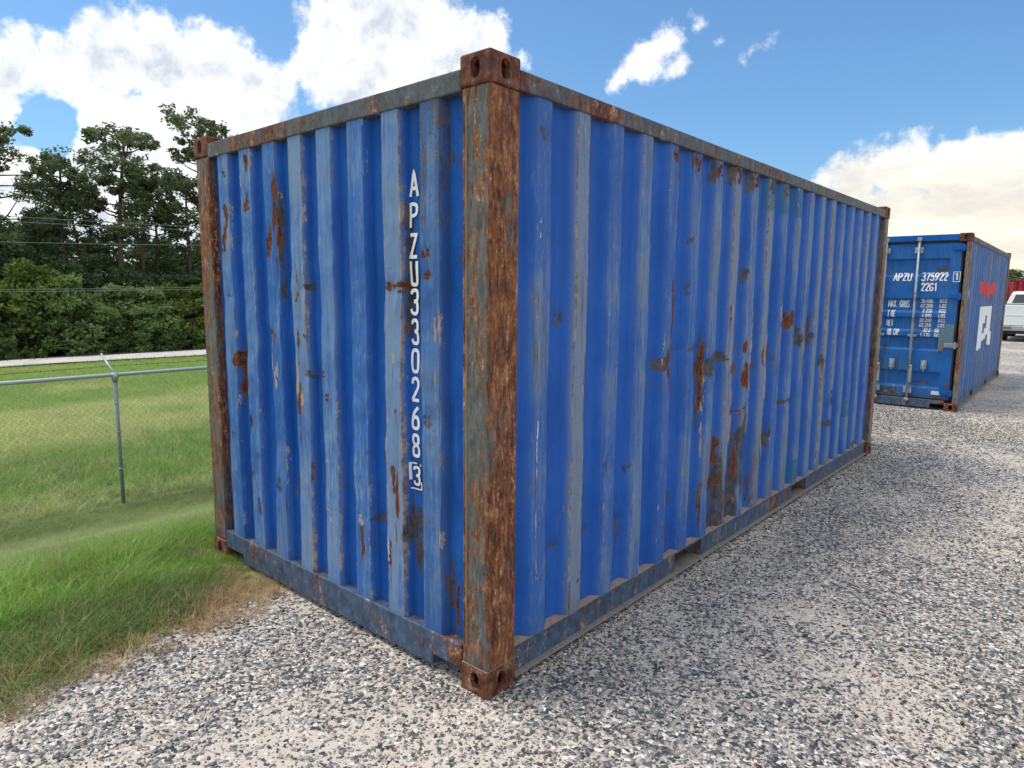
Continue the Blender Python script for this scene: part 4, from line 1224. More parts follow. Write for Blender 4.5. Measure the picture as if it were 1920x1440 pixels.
M['road'] = simple('pale_road_gravel', (0.56, 0.55, 0.52), 0.9, var=0.12, scale=3, dirt=(0.42, 0.40, 0.36))
yy = list(np.linspace(-60, 90, 40))
strip('road', [(-25.05 + 0.04 * y + 0.15 * math.sin(y * .9), y) for y in yy], [(-27.3 + 0.05 * y * 0.9, y) for y in yy], -0.83, M['road'])


# ---------------------------------------------------------------- scattering with geometry nodes
def scatter(name, P, scl, rot, tint, sources, mat_unused=None, kind='stuff', idx=None):
    me = bpy.data.meshes.new(name)
    n = len(P)
    me.vertices.add(n); me.vertices.foreach_set('co', np.asarray(P, dtype=np.float32).ravel())
    def fa(nm, typ, arr, key):
        a = me.attributes.new(nm, typ, 'POINT'); a.data.foreach_set(key, np.asarray(arr, dtype=np.float32).ravel() if typ != 'INT' else np.asarray(arr, dtype=np.int32))
    fa('scl', 'FLOAT_VECTOR', scl, 'vector'); fa('rot', 'FLOAT_VECTOR', rot, 'vector'); fa('tint', 'FLOAT_VECTOR', tint, 'vector')
    if idx is None:
        idx = RN.randint(0, len(sources), n)
    fa('idx', 'INT', idx, 'value')
    o = link(name, me)
    tag(o, kind=kind)
    c = bpy.data.collections.new(name + '_source')
    for s in sources:
        c.objects.link(s)
    ng = bpy.data.node_groups.new(name, 'GeometryNodeTree')
    ng.interface.new_socket('Geometry', in_out='INPUT', socket_type='NodeSocketGeometry')
    ng.interface.new_socket('Geometry', in_out='OUTPUT', socket_type='NodeSocketGeometry')
    N = ng.nodes; L = ng.links
    gi = N.new('NodeGroupInput'); go = N.new('NodeGroupOutput')
    ci = N.new('GeometryNodeCollectionInfo'); ci.inputs['Collection'].default_value = c
    ci.inputs['Separate Children'].default_value = True; ci.inputs['Reset Children'].default_value = True
    ip = N.new('GeometryNodeInstanceOnPoints'); ip.inputs['Pick Instance'].default_value = True
    def na(nm, typ):
        a = N.new('GeometryNodeInputNamedAttribute'); a.data_type = typ; a.inputs['Name'].default_value = nm
        return a.outputs['Attribute']
    L.new(gi.outputs[0], ip.inputs['Points']); L.new(ci.outputs[0], ip.inputs['Instance'])
    L.new(na('idx', 'INT'), ip.inputs['Instance Index'])
    er = N.new('FunctionNodeEulerToRotation'); L.new(na('rot', 'FLOAT_VECTOR'), er.inputs[0])
    L.new(er.outputs[0], ip.inputs['Rotation'])
    L.new(na('scl', 'FLOAT_VECTOR'), ip.inputs['Scale'])
    L.new(ip.outputs[0], go.inputs[0])
    md = o.modifiers.new('scatter', 'NODES'); md.node_group = ng
    return o


def source(name, me, mat):
    me.materials.clear(); me.materials.append(mat)
    return bpy.data.objects.new(name, me)


def tint_mat(name, rough, spec=0.3, sub=0.0, grain=0.25):
    mt, g, bs = newmat(name)
    a = g.attr('tint', 'INSTANCER')
    n = g.noise(g.new('ShaderNodeNewGeometry').outputs['Position'], 160, 3, 0.6)
    c = g.mix(1.0, a.outputs['Vector'], g.mix(n, (1 - grain,) * 3, (1 + grain,) * 3), 'MULTIPLY')
    g.put(bs.inputs['Base Color'], c)
    bs.inputs['Roughness'].default_value = rough
    bs.inputs['Specular IOR Level'].default_value = spec
    if sub:
        tr = g.new('ShaderNodeBsdfTranslucent'); g.put(tr.inputs[0], c)
        mx = g.new('ShaderNodeMixShader'); mx.inputs[0].default_value = sub
        g.l.new(bs.outputs[0], mx.inputs[1]); g.l.new(tr.outputs[0], mx.inputs[2])
        g.l.new(mx.outputs[0], g.n['Material Output'].inputs[0])
    return mt


# pebbles
def pebble(seed):
    r = np.random.RandomState(seed)
    bm = bmesh.new(); bmesh.ops.create_icosphere(bm, subdivisions=1 if seed % 3 else 2, radius=0.5)
    ax = r.rand(3) * 0.5 + 0.75
    for v in bm.verts:
        k = 1 + 0.22 * math.sin(v.co.x * 7 + seed) + (r.rand() - 0.5) * 0.28
        v.co = Vector((v.co.x * ax[0] * k, v.co.y * ax[1] * k, v.co.z * ax[2] * k * 0.72))
    me = bpy.data.meshes.new('pebble'); bm.to_mesh(me); bm.free()
    return me


MP = tint_mat('pebble_stone', 0.75)
pebs = [source('pebble_source', pebble(i), MP) for i in range(7)]


def in_view(x, y, m=1.2, z=0.0):
    """keeps what the photographed view (and a step to the side of it) can see"""
    dx, dy, dz = x - CAM.x, y - CAM.y, z - CAM.z
    a = RC[0][0] * dx + RC[0][1] * dy + RC[0][2] * dz
    b = RC[1][0] * dx + RC[1][1] * dy + RC[1][2] * dz
    c = RC[2][0] * dx + RC[2][1] * dy + RC[2][2] * dz
    return (np.abs(a) < c * 0.753 + m) & (b < c * 0.565 + m) & (c > -0.3)


def pick(n, cols, wts):
    w = np.array(wts, dtype=float); w /= w.sum()
    k = RN.choice(len(cols), n, p=w)
    c = np.array(cols)[k]
    return c * (0.8 + 0.4 * RN.rand(n, 1))


PC = [(0.06, 0.065, 0.072), (0.11, 0.116, 0.124), (0.19, 0.192, 0.195), (0.31, 0.305, 0.295), (0.48, 0.45, 0.41), (0.44, 0.34, 0.27), (0.68, 0.66, 0.62), (0.33, 0.13, 0.08), (0.52, 0.38, 0.2)]
PW = [12, 16, 19, 19, 17, 9, 6, 0.9, 0.9]
Pp = []; Ps = []
N0 = 900000
r_ = 1.2 + (RN.rand(N0) ** 0.62) * 11.0
th = RN.rand(N0) * 2 * PI
x = CAM.x + r_ * np.cos(th); y = CAM.y + r_ * np.sin(th)
ok = in_view(x, y, 0.9) & (x > -2.9) & ~((x < -0.03) & (x > -CW + 0.05) & (y > -0.005) & (y < CL))
pv = vnoise(x, y, 0.9, 1.2, 401, 4)
dens = np.clip(0.56 + 1.5 * pv, 0.26, 1.0)
dens = np.maximum(dens, 0.75 * np.exp(-(np.maximum(x, 0) / 0.7) ** 2) * (y > 0.2))
edge = sstep(x + 0.25 * vnoise(x, y, 0.4, 0.4, 405, 2), -1.95, -1.25)
ok &= RN.rand(N0) < dens * np.clip(edge, 0.02, 1)
x, y, r_ = x[ok], y[ok], r_[ok]
n = len(x)
s = (0.0058 + 0.0085 * RN.rand(n) ** 1.7) * (1 + 0.035 * r_)
big = RN.rand(n) < 0.012
s[big] *= 1.5
z = terrain(x, y) + s * 0.10 + 0.004 * RN.rand(n)
ok = in_view(x, y, 0.9)
print('pebbles', n)
scl = np.stack([s * (0.85 + 0.5 * RN.rand(n)), s * (0.85 + 0.3 * RN.rand(n)), s * (0.75 + 0.4 * RN.rand(n))], 1)
rot = np.stack([RN.randn(n) * 0.35, RN.randn(n) * 0.35, RN.rand(n) * 6.28], 1)
# fines between the larger stones
m_ = 170000
r2_ = 1.2 + (RN.rand(m_) ** 0.7) * 6.5; th = RN.rand(m_) * 2 * PI
fx = CAM.x + r2_ * np.cos(th); fy = CAM.y + r2_ * np.sin(th)
ok = in_view(fx, fy, 0.6) & (fx > -2.2) & ~((fx < -0.01) & (fx > -CW + 0.05) & (fy > -0.005) & (fy < CL)) & (RN.rand(m_) < np.clip(sstep(fx, -2.0, -1.2), 0.02, 1))
fx, fy = fx[ok], fy[ok]; m_ = len(fx); print('fines', m_)
fs = 0.0035 + 0.0045 * RN.rand(m_)
x = np.r_[x, fx]; y = np.r_[y, fy]; z = np.r_[z, terrain(fx, fy) + fs * 0.2 + 0.002 * RN.rand(m_)]
s = np.r_[s, fs]; n = len(x)
scl = np.concatenate([scl, np.stack([fs * 1.2, fs, fs * 0.9], 1)]); rot = np.concatenate([rot, RN.rand(m_, 3) * 6.28])
scatter('gravel', np.stack([x, y, z], 1), scl, rot, np.concatenate([pick(n - m_, PC, PW), pick(m_, PC, [6, 10, 16, 20, 22, 12, 9, 1.5, 2])]), pebs)


# grass
def tuft(seed, blades, h, spread, lean, wid, seg=3):
    r = np.random.RandomState(seed); V = []; F = []
    for b in range(blades):
        a = r.rand() * 6.28; rad = spread * math.sqrt(r.rand())
        bx, by = rad * math.cos(a), rad * math.sin(a)
        a2 = r.rand() * 6.28; hh = h * (0.5 + 0.6 * r.rand()); ln = lean * hh * (0.3 + r.rand())
        wd = wid * (0.7 + 0.6 * r.rand()); pa = a2 + PI / 2 + r.randn() * 0.4
        b0 = len(V)
        for i in range(seg + 1):
            t = i / seg
            cx = bx + math.cos(a2) * ln * t ** 1.8; cy = by + math.sin(a2) * ln * t ** 1.8
            cz = hh * (t - 0.25 * lean * t * t) - 0.01
            ww = wd * (1 - t) ** 0.7
            if i < seg:
                V += [(cx + math.cos(pa) * ww, cy + math.sin(pa) * ww, cz), (cx - math.cos(pa) * ww, cy - math.sin(pa) * ww, cz)]
            else:
                V.append((cx, cy, cz))
        for i in range(seg - 1):
            F.append((b0 + 2 * i, b0 + 2 * i + 1, b0 + 2 * i + 3, b0 + 2 * i + 2))
        F.append((b0 + 2 * seg - 2, b0 + 2 * seg - 1, b0 + 2 * seg))
    me = bpy.data.meshes.new('tuft'); me.from_pydata(V, [], F); me.update()
    return me


MG = tint_mat('grass_blade', 0.6, 0.25, 0.35)
tufts = [source('grass_source', tuft(i, 22, 0.11, 0.05, 0.9, 0.0016), MG) for i in range(5)]
tall = [source('grass_source', tuft(20 + i, 26, 0.26, 0.11, 0.6, 0.0036), MG) for i in range(5)]

N1 = 230000
x = -1.3 - 6.4 * RN.rand(N1); y = -4.5 + 13.0 * RN.rand(N1)
ok = in_view(x, y, 1.0) & ~((x > -CW - 0.02) & (y > 0.03))
bt = vnoise(x, y, 0.5, 0.7, 501, 3)
e = x + 0.35 * bt + 0.22 * np.exp(-((y + 0.1) / 0.5) ** 2) * 0
ok &= RN.rand(N1) < np.clip(sstep(-e, 1.2, 2.1), 0, 1) + 0.0
x, y, e, bt = x[ok], y[ok], e[ok], bt[ok]
n = len(x); print('tufts', n)
st = 1 - sstep(-e + 0.62 * sstep(-y, 0.1, 0.8), 1.85, 2.4)                       # dried fringe beside the gravel
viv = sstep(-x, 1.95, 2.3) * (1 - sstep(-x + 0.3 * bt, 2.7, 3.4))  # lush strip on the bank
cut = sstep(-x, 2.8, 3.8)
green = np.array([0.20, 0.29, 0.085]); vivc = np.array([0.27, 0.45, 0.085]); dull = np.array([0.33, 0.43, 0.16]); straw = np.array([0.62, 0.47, 0.28]); brown = np.array([0.42, 0.28, 0.15])
c = green[None] * (1 - viv)[:, None] + vivc[None] * viv[:, None]
c = c * (1 - 0.85 * cut)[:, None] + dull[None] * (0.85 * cut)[:, None]
isst = RN.rand(n) < np.clip(st * 0.95 + 0.04, 0, 1)
c[isst] = np.where(RN.rand(isst.sum(), 1) < 0.6, straw, brown)
pale = RN.rand(n) < 0.10 * cut + 0.05
c[pale] = np.array([0.42, 0.42, 0.20])
c = c * (0.7 + 0.6 * RN.rand(n, 1)) * (1 + 0.25 * bt[:, None])
sc = (0.70 + 0.5 * RN.rand(n)) * (1 - 0.40 * st) * (1 + 0.25 * viv) * (1 - 0.42 * cut) * (0.4 + 0.6 * sstep(np.hypot(x + 2.3, y - 0.1), 0.2, 0.8))
rot = np.stack([RN.randn(n) * 0.16, RN.randn(n) * 0.16, RN.rand(n) * 6.28], 1)
rot[isst, :2] *= 3.2
scl = np.stack([sc * 1.15, sc * 1.15, sc], 1)
scatter('bank_grass', np.stack([x, y, terrain(x, y)], 1), scl, rot, np.clip(c, 0, 1), tufts)

N2 = 90000
x = -7.0 - 18.3 * RN.rand(N2) ** 0.85; y = -7 + 26 * RN.rand(N2)
ok = in_view(x, y, 1.6, -0.9) & (x > -25.2)
x, y = x[ok], y[ok]; n = len(x); print('meadow tufts', n)
bt = vnoise(x, y, 1.4, 2.0, 511, 3); b2 = vnoise(x, y, 5.0, 6.0, 515, 2)
yel = sstep(bt + 0.8 * b2 + 0.9 * np.exp(-((x + 12.5) / 2.6) ** 2) - 0.5 * sstep(-x, 17, 22), -0.25, 0.75)[:, None]
c = np.array([0.33, 0.48, 0.13])[None] * (1 - yel) + np.array([0.55, 0.60, 0.25])[None] * yel
vv = np.exp(-((x + 9.2) / 1.1) ** 2)[:, None]
c = c * (1 - 0.7 * vv) + np.array([0.24, 0.40, 0.09])[None] * 0.7 * vv
seed_ = RN.rand(n) < 0.08 * (yel[:, 0] + 0.3)
c[seed_] = np.array([0.55, 0.50, 0.28])
c = c * (0.75 + 0.5 * RN.rand(n, 1))
sc = 0.55 + 0.5 * RN.rand(n) + 0.35 * np.exp(-((x + 11.5) / 2.5) ** 2) - 0.2 * sstep(x, -8.5, -7.2) - 0.45 * sstep(-x, 17, 24)
scl = np.stack([sc * 1.3, sc * 1.3, sc], 1)
rot = np.stack([RN.randn(n) * 0.12, RN.randn(n) * 0.12, RN.rand(n) * 6.28], 1)
scatter('meadow_grass', np.stack([x, y, terrain(x, y)], 1), scl, rot, np.clip(c, 0, 1), tall)

# ================================================================ chain-link fence
FX, FZ0, FZ1 = -7.0, -0.92, 0.68
fence = empty('chain_link_fence', (FX, 1.0, FZ0))
tag(fence, 'galvanised chain link fence with slanted barbed wire arms between yard and meadow', 'fence')


def fb(mb, name, mat, parent=None, smooth=True):
    me = mb.mesh(name, T=lambda p: (p[0] - FX, p[1] - 1.0, p[2] - FZ0) if parent is None else p)
    return me


def fpart(mb, name, mat, parent, smooth=False):
    return mb.build(name, mat, parent, T=lambda p: (p[0] - FX, p[1] - 1.0, p[2] - FZ0), smooth=smooth)


Y0, Y1 = -8.0, 13.0
fpart(MB().tube([(FX, Y0, FZ1), (FX, 1.0, FZ1 + 0.004), (FX, Y1, FZ1 - 0.004)], 0.024, 10), 'top_rail', M['galv'], fence, True)
for y in (-8.0, -5.0, -2.0, 0.998, 4.0, 7.0, 10.0, 13.0):
    p = fpart(MB().tube([(FX, y, FZ0 - 0.1), (FX, y, FZ1 - 0.03)], 0.021, 12), 'fence_post', M['galv_dull'], fence, True)
    cpl = MB().tube([(FX, y, FZ1 - 0.07), (FX, y, FZ1 + 0.032)], 0.034, 12)
    cpl.tube([(FX, y - 0.035, FZ1), (FX, y + 0.035, FZ1)], 0.031, 10)
    for zz in (-0.45, 0.0, 0.35):
        cpl.tube([(FX, y, zz - 0.004), (FX, y, zz + 0.004)], 0.032, 12)
    fpart(cpl, 'post_cap', M['galv'], p, True)
    fpart(MB().tube([(FX, y, FZ1 + 0.02), (FX - 0.14, y - 0.02, FZ1 + 0.12), (FX - 0.29, y - 0.035, FZ1 + 0.235)], 0.017, 8, 0.013), 'barb_arm', M['galv'], p, True)
    fpart(MB().tube([(FX, y, FZ0 - 0.05), (FX, y, FZ0 + 0.012)], 0.07, 14, 0.06), 'footing', M['concrete'], p)
# woven diamonds
V = []; F = []
pit, am, wr = 0.0725, 0.0363, 0.0032
nz = int((FZ1 - 0.012 - (FZ0 + 0.02)) / pit * 2)
for k in range(int((Y1 - Y0) / pit)):
    yc = Y0 + 0.02 + k * pit
    b0 = len(V)
    for i in range(nz + 1):
        s_ = 1 if i % 2 else -1
        yy_ = yc + s_ * am; z_ = FZ0 + 0.02 + i * pit / 2; xo = FX + 0.029 + 0.0016 * s_
        V += [(xo - FX + wr, yy_ - 1.0, z_ - FZ0), (xo - FX - wr * .5, yy_ + wr - 1.0, z_ - FZ0), (xo - FX - wr * .5, yy_ - wr - 1.0, z_ - FZ0)]
    for i in range(nz):
        a = b0 + 3 * i
        for j in range(3):
            j2 = (j + 1) % 3
            F.append((a + j, a + j2, a + 3 + j2, a + 3 + j))
link('woven_wire', npmesh('woven_wire', V, F), M['wire'], fence)
for q, (dx, dz) in enumerate(((-0.10, 0.10), (-0.19, 0.165), (-0.28, 0.235))):
    mb = MB()
    n = 84
    pts = [(FX + dx, Y0 + (Y1 - Y0) * i / n, FZ1 + dz - 0.012 * abs(math.sin(PI * (Y0 + (Y1 - Y0) * i / n - 1) / 3))) for i in range(n + 1)]
    mb.tube(pts, 0.0035, 4)
    for i in range(0, n * 2):
        t = i / (n * 2); y = Y0 + (Y1 - Y0) * t + 0.03
        zb = FZ1 + dz - 0.012 * abs(math.sin(PI * (y - 1) / 3))
        mb.tube([(FX + dx, y - .004, zb - 0.018), (FX + dx, y + .004, zb + 0.018)], 0.0018, 3)
        mb.tube([(FX + dx - 0.016, y + .008, zb - 0.01), (FX + dx + 0.016, y - .002, zb + 0.01)], 0.0018, 3)
    fpart(mb, 'barbed_wire', M['barb'], fence)

# ================================================================ trees
def leaf_mat(name, dark, light, trans=0.35):
    mt, g, bs = newmat(name)
    a = g.attr('leafvar')
    p = g.new('ShaderNodeTexCoord').outputs['Object']
    n = g.noise(p, 0.9, 3, 0.6)
    v = g.math('ADD', g.math('MULTIPLY', a.outputs['Fac'], 0.6), g.math('MULTIPLY', n, 0.4))
    c = g.mix(g.smooth(v, 0.25, 0.75), dark, light)
    g.put(bs.inputs['Base Color'], c)
    bs.inputs['Roughness'].default_value = 0.55
    bs.inputs['Specular IOR Level'].default_value = 0.25
    tr = g.new('ShaderNodeBsdfTranslucent'); g.put(tr.inputs[0], g.mix(0.5, c, light))
    mx = g.new('ShaderNodeMixShader'); mx.inputs[0].default_value = trans
    g.l.new(bs.outputs[0], mx.inputs[1]); g.l.new(tr.outputs[0], mx.inputs[2])
    g.l.new(mx.outputs[0], g.n['Material Output'].inputs[0])
    return mt


M['pine_leaf'] = leaf_mat('pine_needles', (0.075, 0.105, 0.050), (0.20, 0.25, 0.12), 0.4)
M['wood_leaf'] = leaf_mat('woodland_leaves', (0.055, 0.090, 0.042), (0.14, 0.21, 0.085), 0.4)
M['bush_leaf'] = leaf_mat('bush_leaves', (0.095, 0.16, 0.060), (0.25, 0.34, 0.12), 0.45)
M['light_leaf'] = leaf_mat('bright_bush_leaves', (0.07, 0.12, 0.022), (0.20, 0.25, 0.06), 0.35)
M['bark'] = simple('pine_bark', (0.10, 0.075, 0.055), 0.95, var=0.4, scale=9, bump=0.6)
M['bark_dark'] = simple('dark_bark', (0.055, 0.045, 0.035), 0.95, var=0.4, scale=9, bump=0.6)


def leaves(name, clumps, per, size, seed, mat, parent, flat=0.0):
    """leaf-sized quads spread through the given clumps (x, y, z, rx, ry, rz)"""
    r = np.random.RandomState(seed)
    C = np.array(clumps); n = len(C) * per
    k = np.repeat(np.arange(len(C)), per)
    d = r.randn(n, 3); d /= np.linalg.norm(d, axis=1)[:, None]
    rad = r.rand(n) ** 0.45
    # sub-clusters make the clump uneven
    sub = r.randn(len(C), 9, 3); sub /= np.linalg.norm(sub, axis=2)[:, :, None]
    pickk = r.randint(0, 9, n)
    cen = sub[k, pickk] * 0.68
    loc = cen + d * rad[:, None] * 0.58
    P = C[k, :3] + loc * C[k, 3:6]
    up = np.abs(r.randn(n, 3)) * [0.0, 0.0, flat]
    nn = r.randn(n, 3) + up; nn /= np.linalg.norm(nn, axis=1)[:, None]
    t = np.cross(nn, r.randn(n, 3)); t /= np.linalg.norm(t, axis=1)[:, None]
    b = np.cross(nn, t)
    s = size * (0.55 + 0.9 * r.rand(n))[:, None]
    V = np.stack([P - t * s * 0.5, P + b * s * 0.28, P + t * s * 0.5 + nn * s * 0.12, P - b * s * 0.28], 1).reshape(-1, 3)
    F = np.arange(4 * n).reshape(-1, 4)
    me = npmesh(name, V, F)
    at = me.attributes.new('leafvar', 'FLOAT', 'POINT')
    lv = np.clip(0.5 + 0.22 * r.randn(n) + 0.25 * (r.rand(len(C))[k] - 0.5), 0, 1)
    at.data.foreach_set('value', np.repeat(lv, 4).astype(np.float32))
    return link(name, me, mat, parent)


def trunk_mb(H, r0, seed, bend=0.3):
    r = random.Random(seed); pts = []
    a, b = r.uniform(-1, 1), r.uniform(-1, 1)
    for i in range(9):
        t = i / 8
        pts.append((a * bend * t * t + 0.06 * math.sin(t * 7 + a), b * bend * t * t + 0.05 * math.sin(t * 6 + b), H * t))
    return pts, MB().tube(pts, r0, 8, r0 * 0.25)


def on(pts, t):
    f = t * (len(pts) - 1); i = min(int(f), len(pts) - 2); f -= i
    return tuple(pts[i][k] + (pts[i + 1][k] - pts[i][k]) * f for k in range(3))


def pine(H, seed, bare=0.45, wid=1.9, n=24, per=150):
    root = empty('pine_tree')
    r = random.Random(seed)
    pts, mb = trunk_mb(H * 0.95, 0.14, seed, 0.5)
    clumps = []
    for i in range(n):
        t = bare + (0.98 - bare) * ((i + r.random()) / n)
        base = on(pts, t)
        a = i * 2.4 + r.uniform(-.9, .9)
        k = (t - bare) / (1 - bare)
        ln = wid * (0.55 + 0.75 * math.sin(PI * min(1, 0.2 + k * 0.75))) * 0.72 * r.uniform(0.35, 1.15)
        tip = (base[0] + math.cos(a) * ln, base[1] + math.sin(a) * ln, base[2] + ln * r.uniform(0.15, 0.6))
        midp = tuple((base[j] * .5 + tip[j] * .5) - (0.08 if j == 2 else 0) for j in range(3))
        mb.tube([base, midp, tip], 0.045, 5, 0.012)
        s = r.uniform(0.30, 0.60)
        clumps.append((tip[0], tip[1], tip[2] + 0.08, s, s, s * 0.72))
        for _ in range(2):
            if r.random() < 0.6:
                s2 = s * r.uniform(.5, .85)
                clumps.append((tip[0] + r.uniform(-.6, .6), tip[1] + r.uniform(-.6, .6), tip[2] + r.uniform(-.15, .35), s2, s2, s2 * 0.8))
    top = pts[-1]
    for k in range(5):
        clumps.append((top[0] + r.uniform(-.6, .6), top[1] + r.uniform(-.6, .6), top[2] - r.uniform(-.35, .5), .42, .42, .34))
    mb.build('trunk', M['bark'], root, smooth=True)
    leaves('crown', clumps, per, 0.15, seed, M['pine_leaf'], root, 0.6)
    return root


def leafy(name, H, W_, seed, mat, n=38, per=190, size=0.2, low=0.0, bark='bark_dark'):
    root = empty(name)
    r = random.Random(seed)
    pts, mb = trunk_mb(H * 0.8, 0.05 + 0.012 * H, seed, 0.4)
    clumps = []
    for i in range(n):
        t = r.random()
        zz = H * (low + (1 - low) * (0.04 + 0.9 * t))
        prof = math.sin(PI * min(1, 0.18 + 0.80 * t)) ** 0.7
        a = r.uniform(0, 6.28); q = W_ * prof * math.sqrt(r.uniform(0.1, 1))
        s = r.uniform(0.26, 0.46) * min(W_, H * 0.4) + 0.1
        c = (math.cos(a) * q, math.sin(a) * q, zz)
        clumps.append(c + (s, s, s * r.uniform(0.55, 0.85)))
        if i % 3 == 0:
            mb.tube([on(pts, min(0.9, max(0.08, zz / H * 0.8))), c], 0.03 + 0.003 * H, 4, 0.012)
    mb.build('trunk', M[bark], root, smooth=True)
    leaves('crown' if H > 3.5 else 'foliage', clumps, per, size, seed, M[mat], root, 0.3)
    return root


def copy_tree(o, parent=None):
    c = o.copy(); COL.objects.link(c)
    c.parent = parent
    for ch in o.children:
        copy_tree(ch, c)
    return c


GZ = -0.92
PINES = [(5.75, 8.7, 'pine tree at the left edge, its dense dark crown cut by the frame'),
         (8.05, 7.9, 'slim pine tree with tufted crown, second from the left edge under the blue gap'),
         (9.0, 6.7, 'short thin pine tree between two taller ones, third from the left edge'),
         (10.15, 9.0, 'tall pine tree with layered flat-topped crown standing above the middle of the wood'),
         (11.35, 7.3, 'pine tree of middle height with bare lower trunk, right of the flat-topped tall one'),
         (12.3, 7.2, 'pine tree with open crown and white sky showing round its trunk'),
         (13.4, 7.3, 'dark pine tree close to the left edge of the big container'),
         (14.7, 10.7, 'tallest pine tree, rising behind the far top corner of the big container'),
         (16.0, 9.8, 'pine tree whose top just clears the container roof line')]
base_p = [pine(9.9, 1, 0.52, 2.0, 22, 135), pine(9.3, 2, 0.57, 1.6, 16, 135), pine(11.4, 3, 0.45, 2.1, 26, 135)]
first = {0: True, 1: True, 2: True}
for i, (y, top, lab) in enumerate(PINES):
    k = (2, 1, 1, 0, 1, 0, 1, 2, 0)[i]
    o = base_p[k] if first[k] else copy_tree(base_p[k])
    first[k] = False
    H = (9.9, 9.3, 11.4)[k]
    sc_ = (top - GZ) / H
    o.location = (-33 - (i % 3) * 0.5, y, GZ)
    o.rotation_euler = (0, 0, i * 1.9)
    o.scale = (sc_ * (1.25 if i in (0, 3) else 1.05),) * 2 + (sc_,)
    tag(o, lab, 'tree', 'tall pines rising above the wood')

WOODS = [(-37, 5.5, 5.3), (-37.5, 8.3, 5.0), (-37, 11.2, 4.7), (-38, 14.0, 4.5), (-37, 16.5, 5.0), (-34.5, 6.8, 4.8), (-34.8, 9.9, 3.3), (-34.5, 12.8, 3.3), (-34.5, 15.6, 4.4), (-32, 4.6, 4.6), (-32.2, 7.4, 3.0), (-32.2, 10.0, 2.7), (-32, 12.4, 2.4), (-32, 14.6, 3.2),
         (-36, 2.5, 6.0), (-33, 1.5, 5.0), (-36, 19.5, 6.0), (-33, 18.0, 5.0)]
base_w = [leafy('woodland_tree', 6.0, 2.1, 51, 'wood_leaf', 46, 210, 0.22), leafy('woodland_tree', 5.6, 1.8, 52, 'wood_leaf', 40, 210, 0.22), leafy('woodland_tree', 4.6, 2.0, 53, 'wood_leaf', 40, 210, 0.20)]
first = [True] * 3
for i, (x, y, top) in enumerate(WOODS):
    k = i % 3
    o = base_w[k] if first[k] else copy_tree(base_w[k]); first[k] = False
    H = (6.0, 5.6, 4.6)[k]
    s = (top - GZ) / H
    o.location = (x, y, GZ); o.rotation_euler = (0, 0, i * 2.3); o.scale = (max(1.0, s), max(1.0, s), s)
    tag(o, 'dark broadleaf tree merging into the wood under the pines beyond the road', 'tree', 'dark broadleaf trees of the wood')

BUSH = [(0.6, 2.4, 0), (2.4, 2.3, 0), (4.3, 2.2, 1), (5.6, 2.55, 1), (6.7, 2.1, 0), (7.7, 1.45, 0), (8.6, 1.75, 0), (9.7, 1.7, 0), (10.9, 1.8, 1), (12.0, 1.85, 1), (13.2, 2.0, 0), (14.6, 2.1, 0), (16.2, 2.2, 1), (18, 2.2, 0)]
BL = {2: 'lighter green bush at the left frame edge, beyond the pale road', 3: 'tallest yellow-green bush in the hedge, near the left edge of the picture', 4: 'dull green bush just right of the tall yellow-green one in the hedge',
      5: 'lowest dip of the hedge, a dark green bush above the fence post', 6: 'rounded dull green bush in the hedge, right above the slanted fence arm', 7: 'dull green bush between the middle dip and the lighter right half of the hedge',
      8: 'lighter green bush in the right half of the hedge, second from the container', 9: 'lighter green bush right beside the rusty left post of the big container'}
base_b = [leafy('bush', 3.0, 1.5, 71, 'bush_leaf', 34, 230, 0.16), leafy('bush', 3.2, 1.5, 72, 'light_leaf', 34, 230, 0.16)]
first = [True] * 2
for i, (y, top, k) in enumerate(BUSH):
    o = base_b[k] if first[k] else copy_tree(base_b[k]); first[k] = False
    s = (top - GZ) / (3.0, 3.2)[k]
    o.location = (-29.3 + 0.4 * math.sin(i * 2.1) + 0.03 * y, y, GZ); o.rotation_euler = (0, 0, i * 1.3); o.scale = (1.0, 1.0, s)
    if i in BL:
        tag(o, BL[i], 'bush', 'bushes of the roadside hedge')
    elif k == 0:
        tag(o, 'dull green rounded bush in the hedge along the far side of the pale road', 'bush', 'dull green bushes of the roadside hedge')
    else:
        tag(o, 'lighter yellow-green bush in the hedge along the far side of the pale road', 'bush', 'lighter green bushes of the roadside hedge')
# low fringe between the bushes and the road
base_l = leafy('low_shrub', 1.5, 1.1, 81, 'bush_leaf', 18, 200, 0.12)
for i in range(17):
    o = base_l if i == 0 else copy_tree(base_l)
    y = -2 + i * 1.45
    o.location = (-28.7 + 0.05 * y + 0.3 * math.sin(i * 3.3), y, GZ); o.rotation_euler = (0, 0, i * 1.1); o.scale = (1, 1, 0.75 + 0.3 * math.sin(i * 1.7))
    tag(o, 'low dark shrub at the foot of the hedge right beside the pale road', 'bush', 'low shrubs along the road edge')
# trees far beyond the yard on the right
for i, (x, y, s) in enumerate(((-4.5, 62, 0.62), (0.5, 64, 0.66), (5, 63, 0.7), (-12, 66, 0.66), (-20, 64, 0.7), (11, 66, 0.7), (18, 64, 0.75))):
    o = copy_tree(base_w[i % 3])
    o.location = (x, y, 0); o.rotation_euler = (0, 0, i * 1.7); o.scale = (1.2, 1.2, s)
    tag(o, 'small distant tree on the horizon behind the red containers', 'tree', 'distant trees behind the red containers')

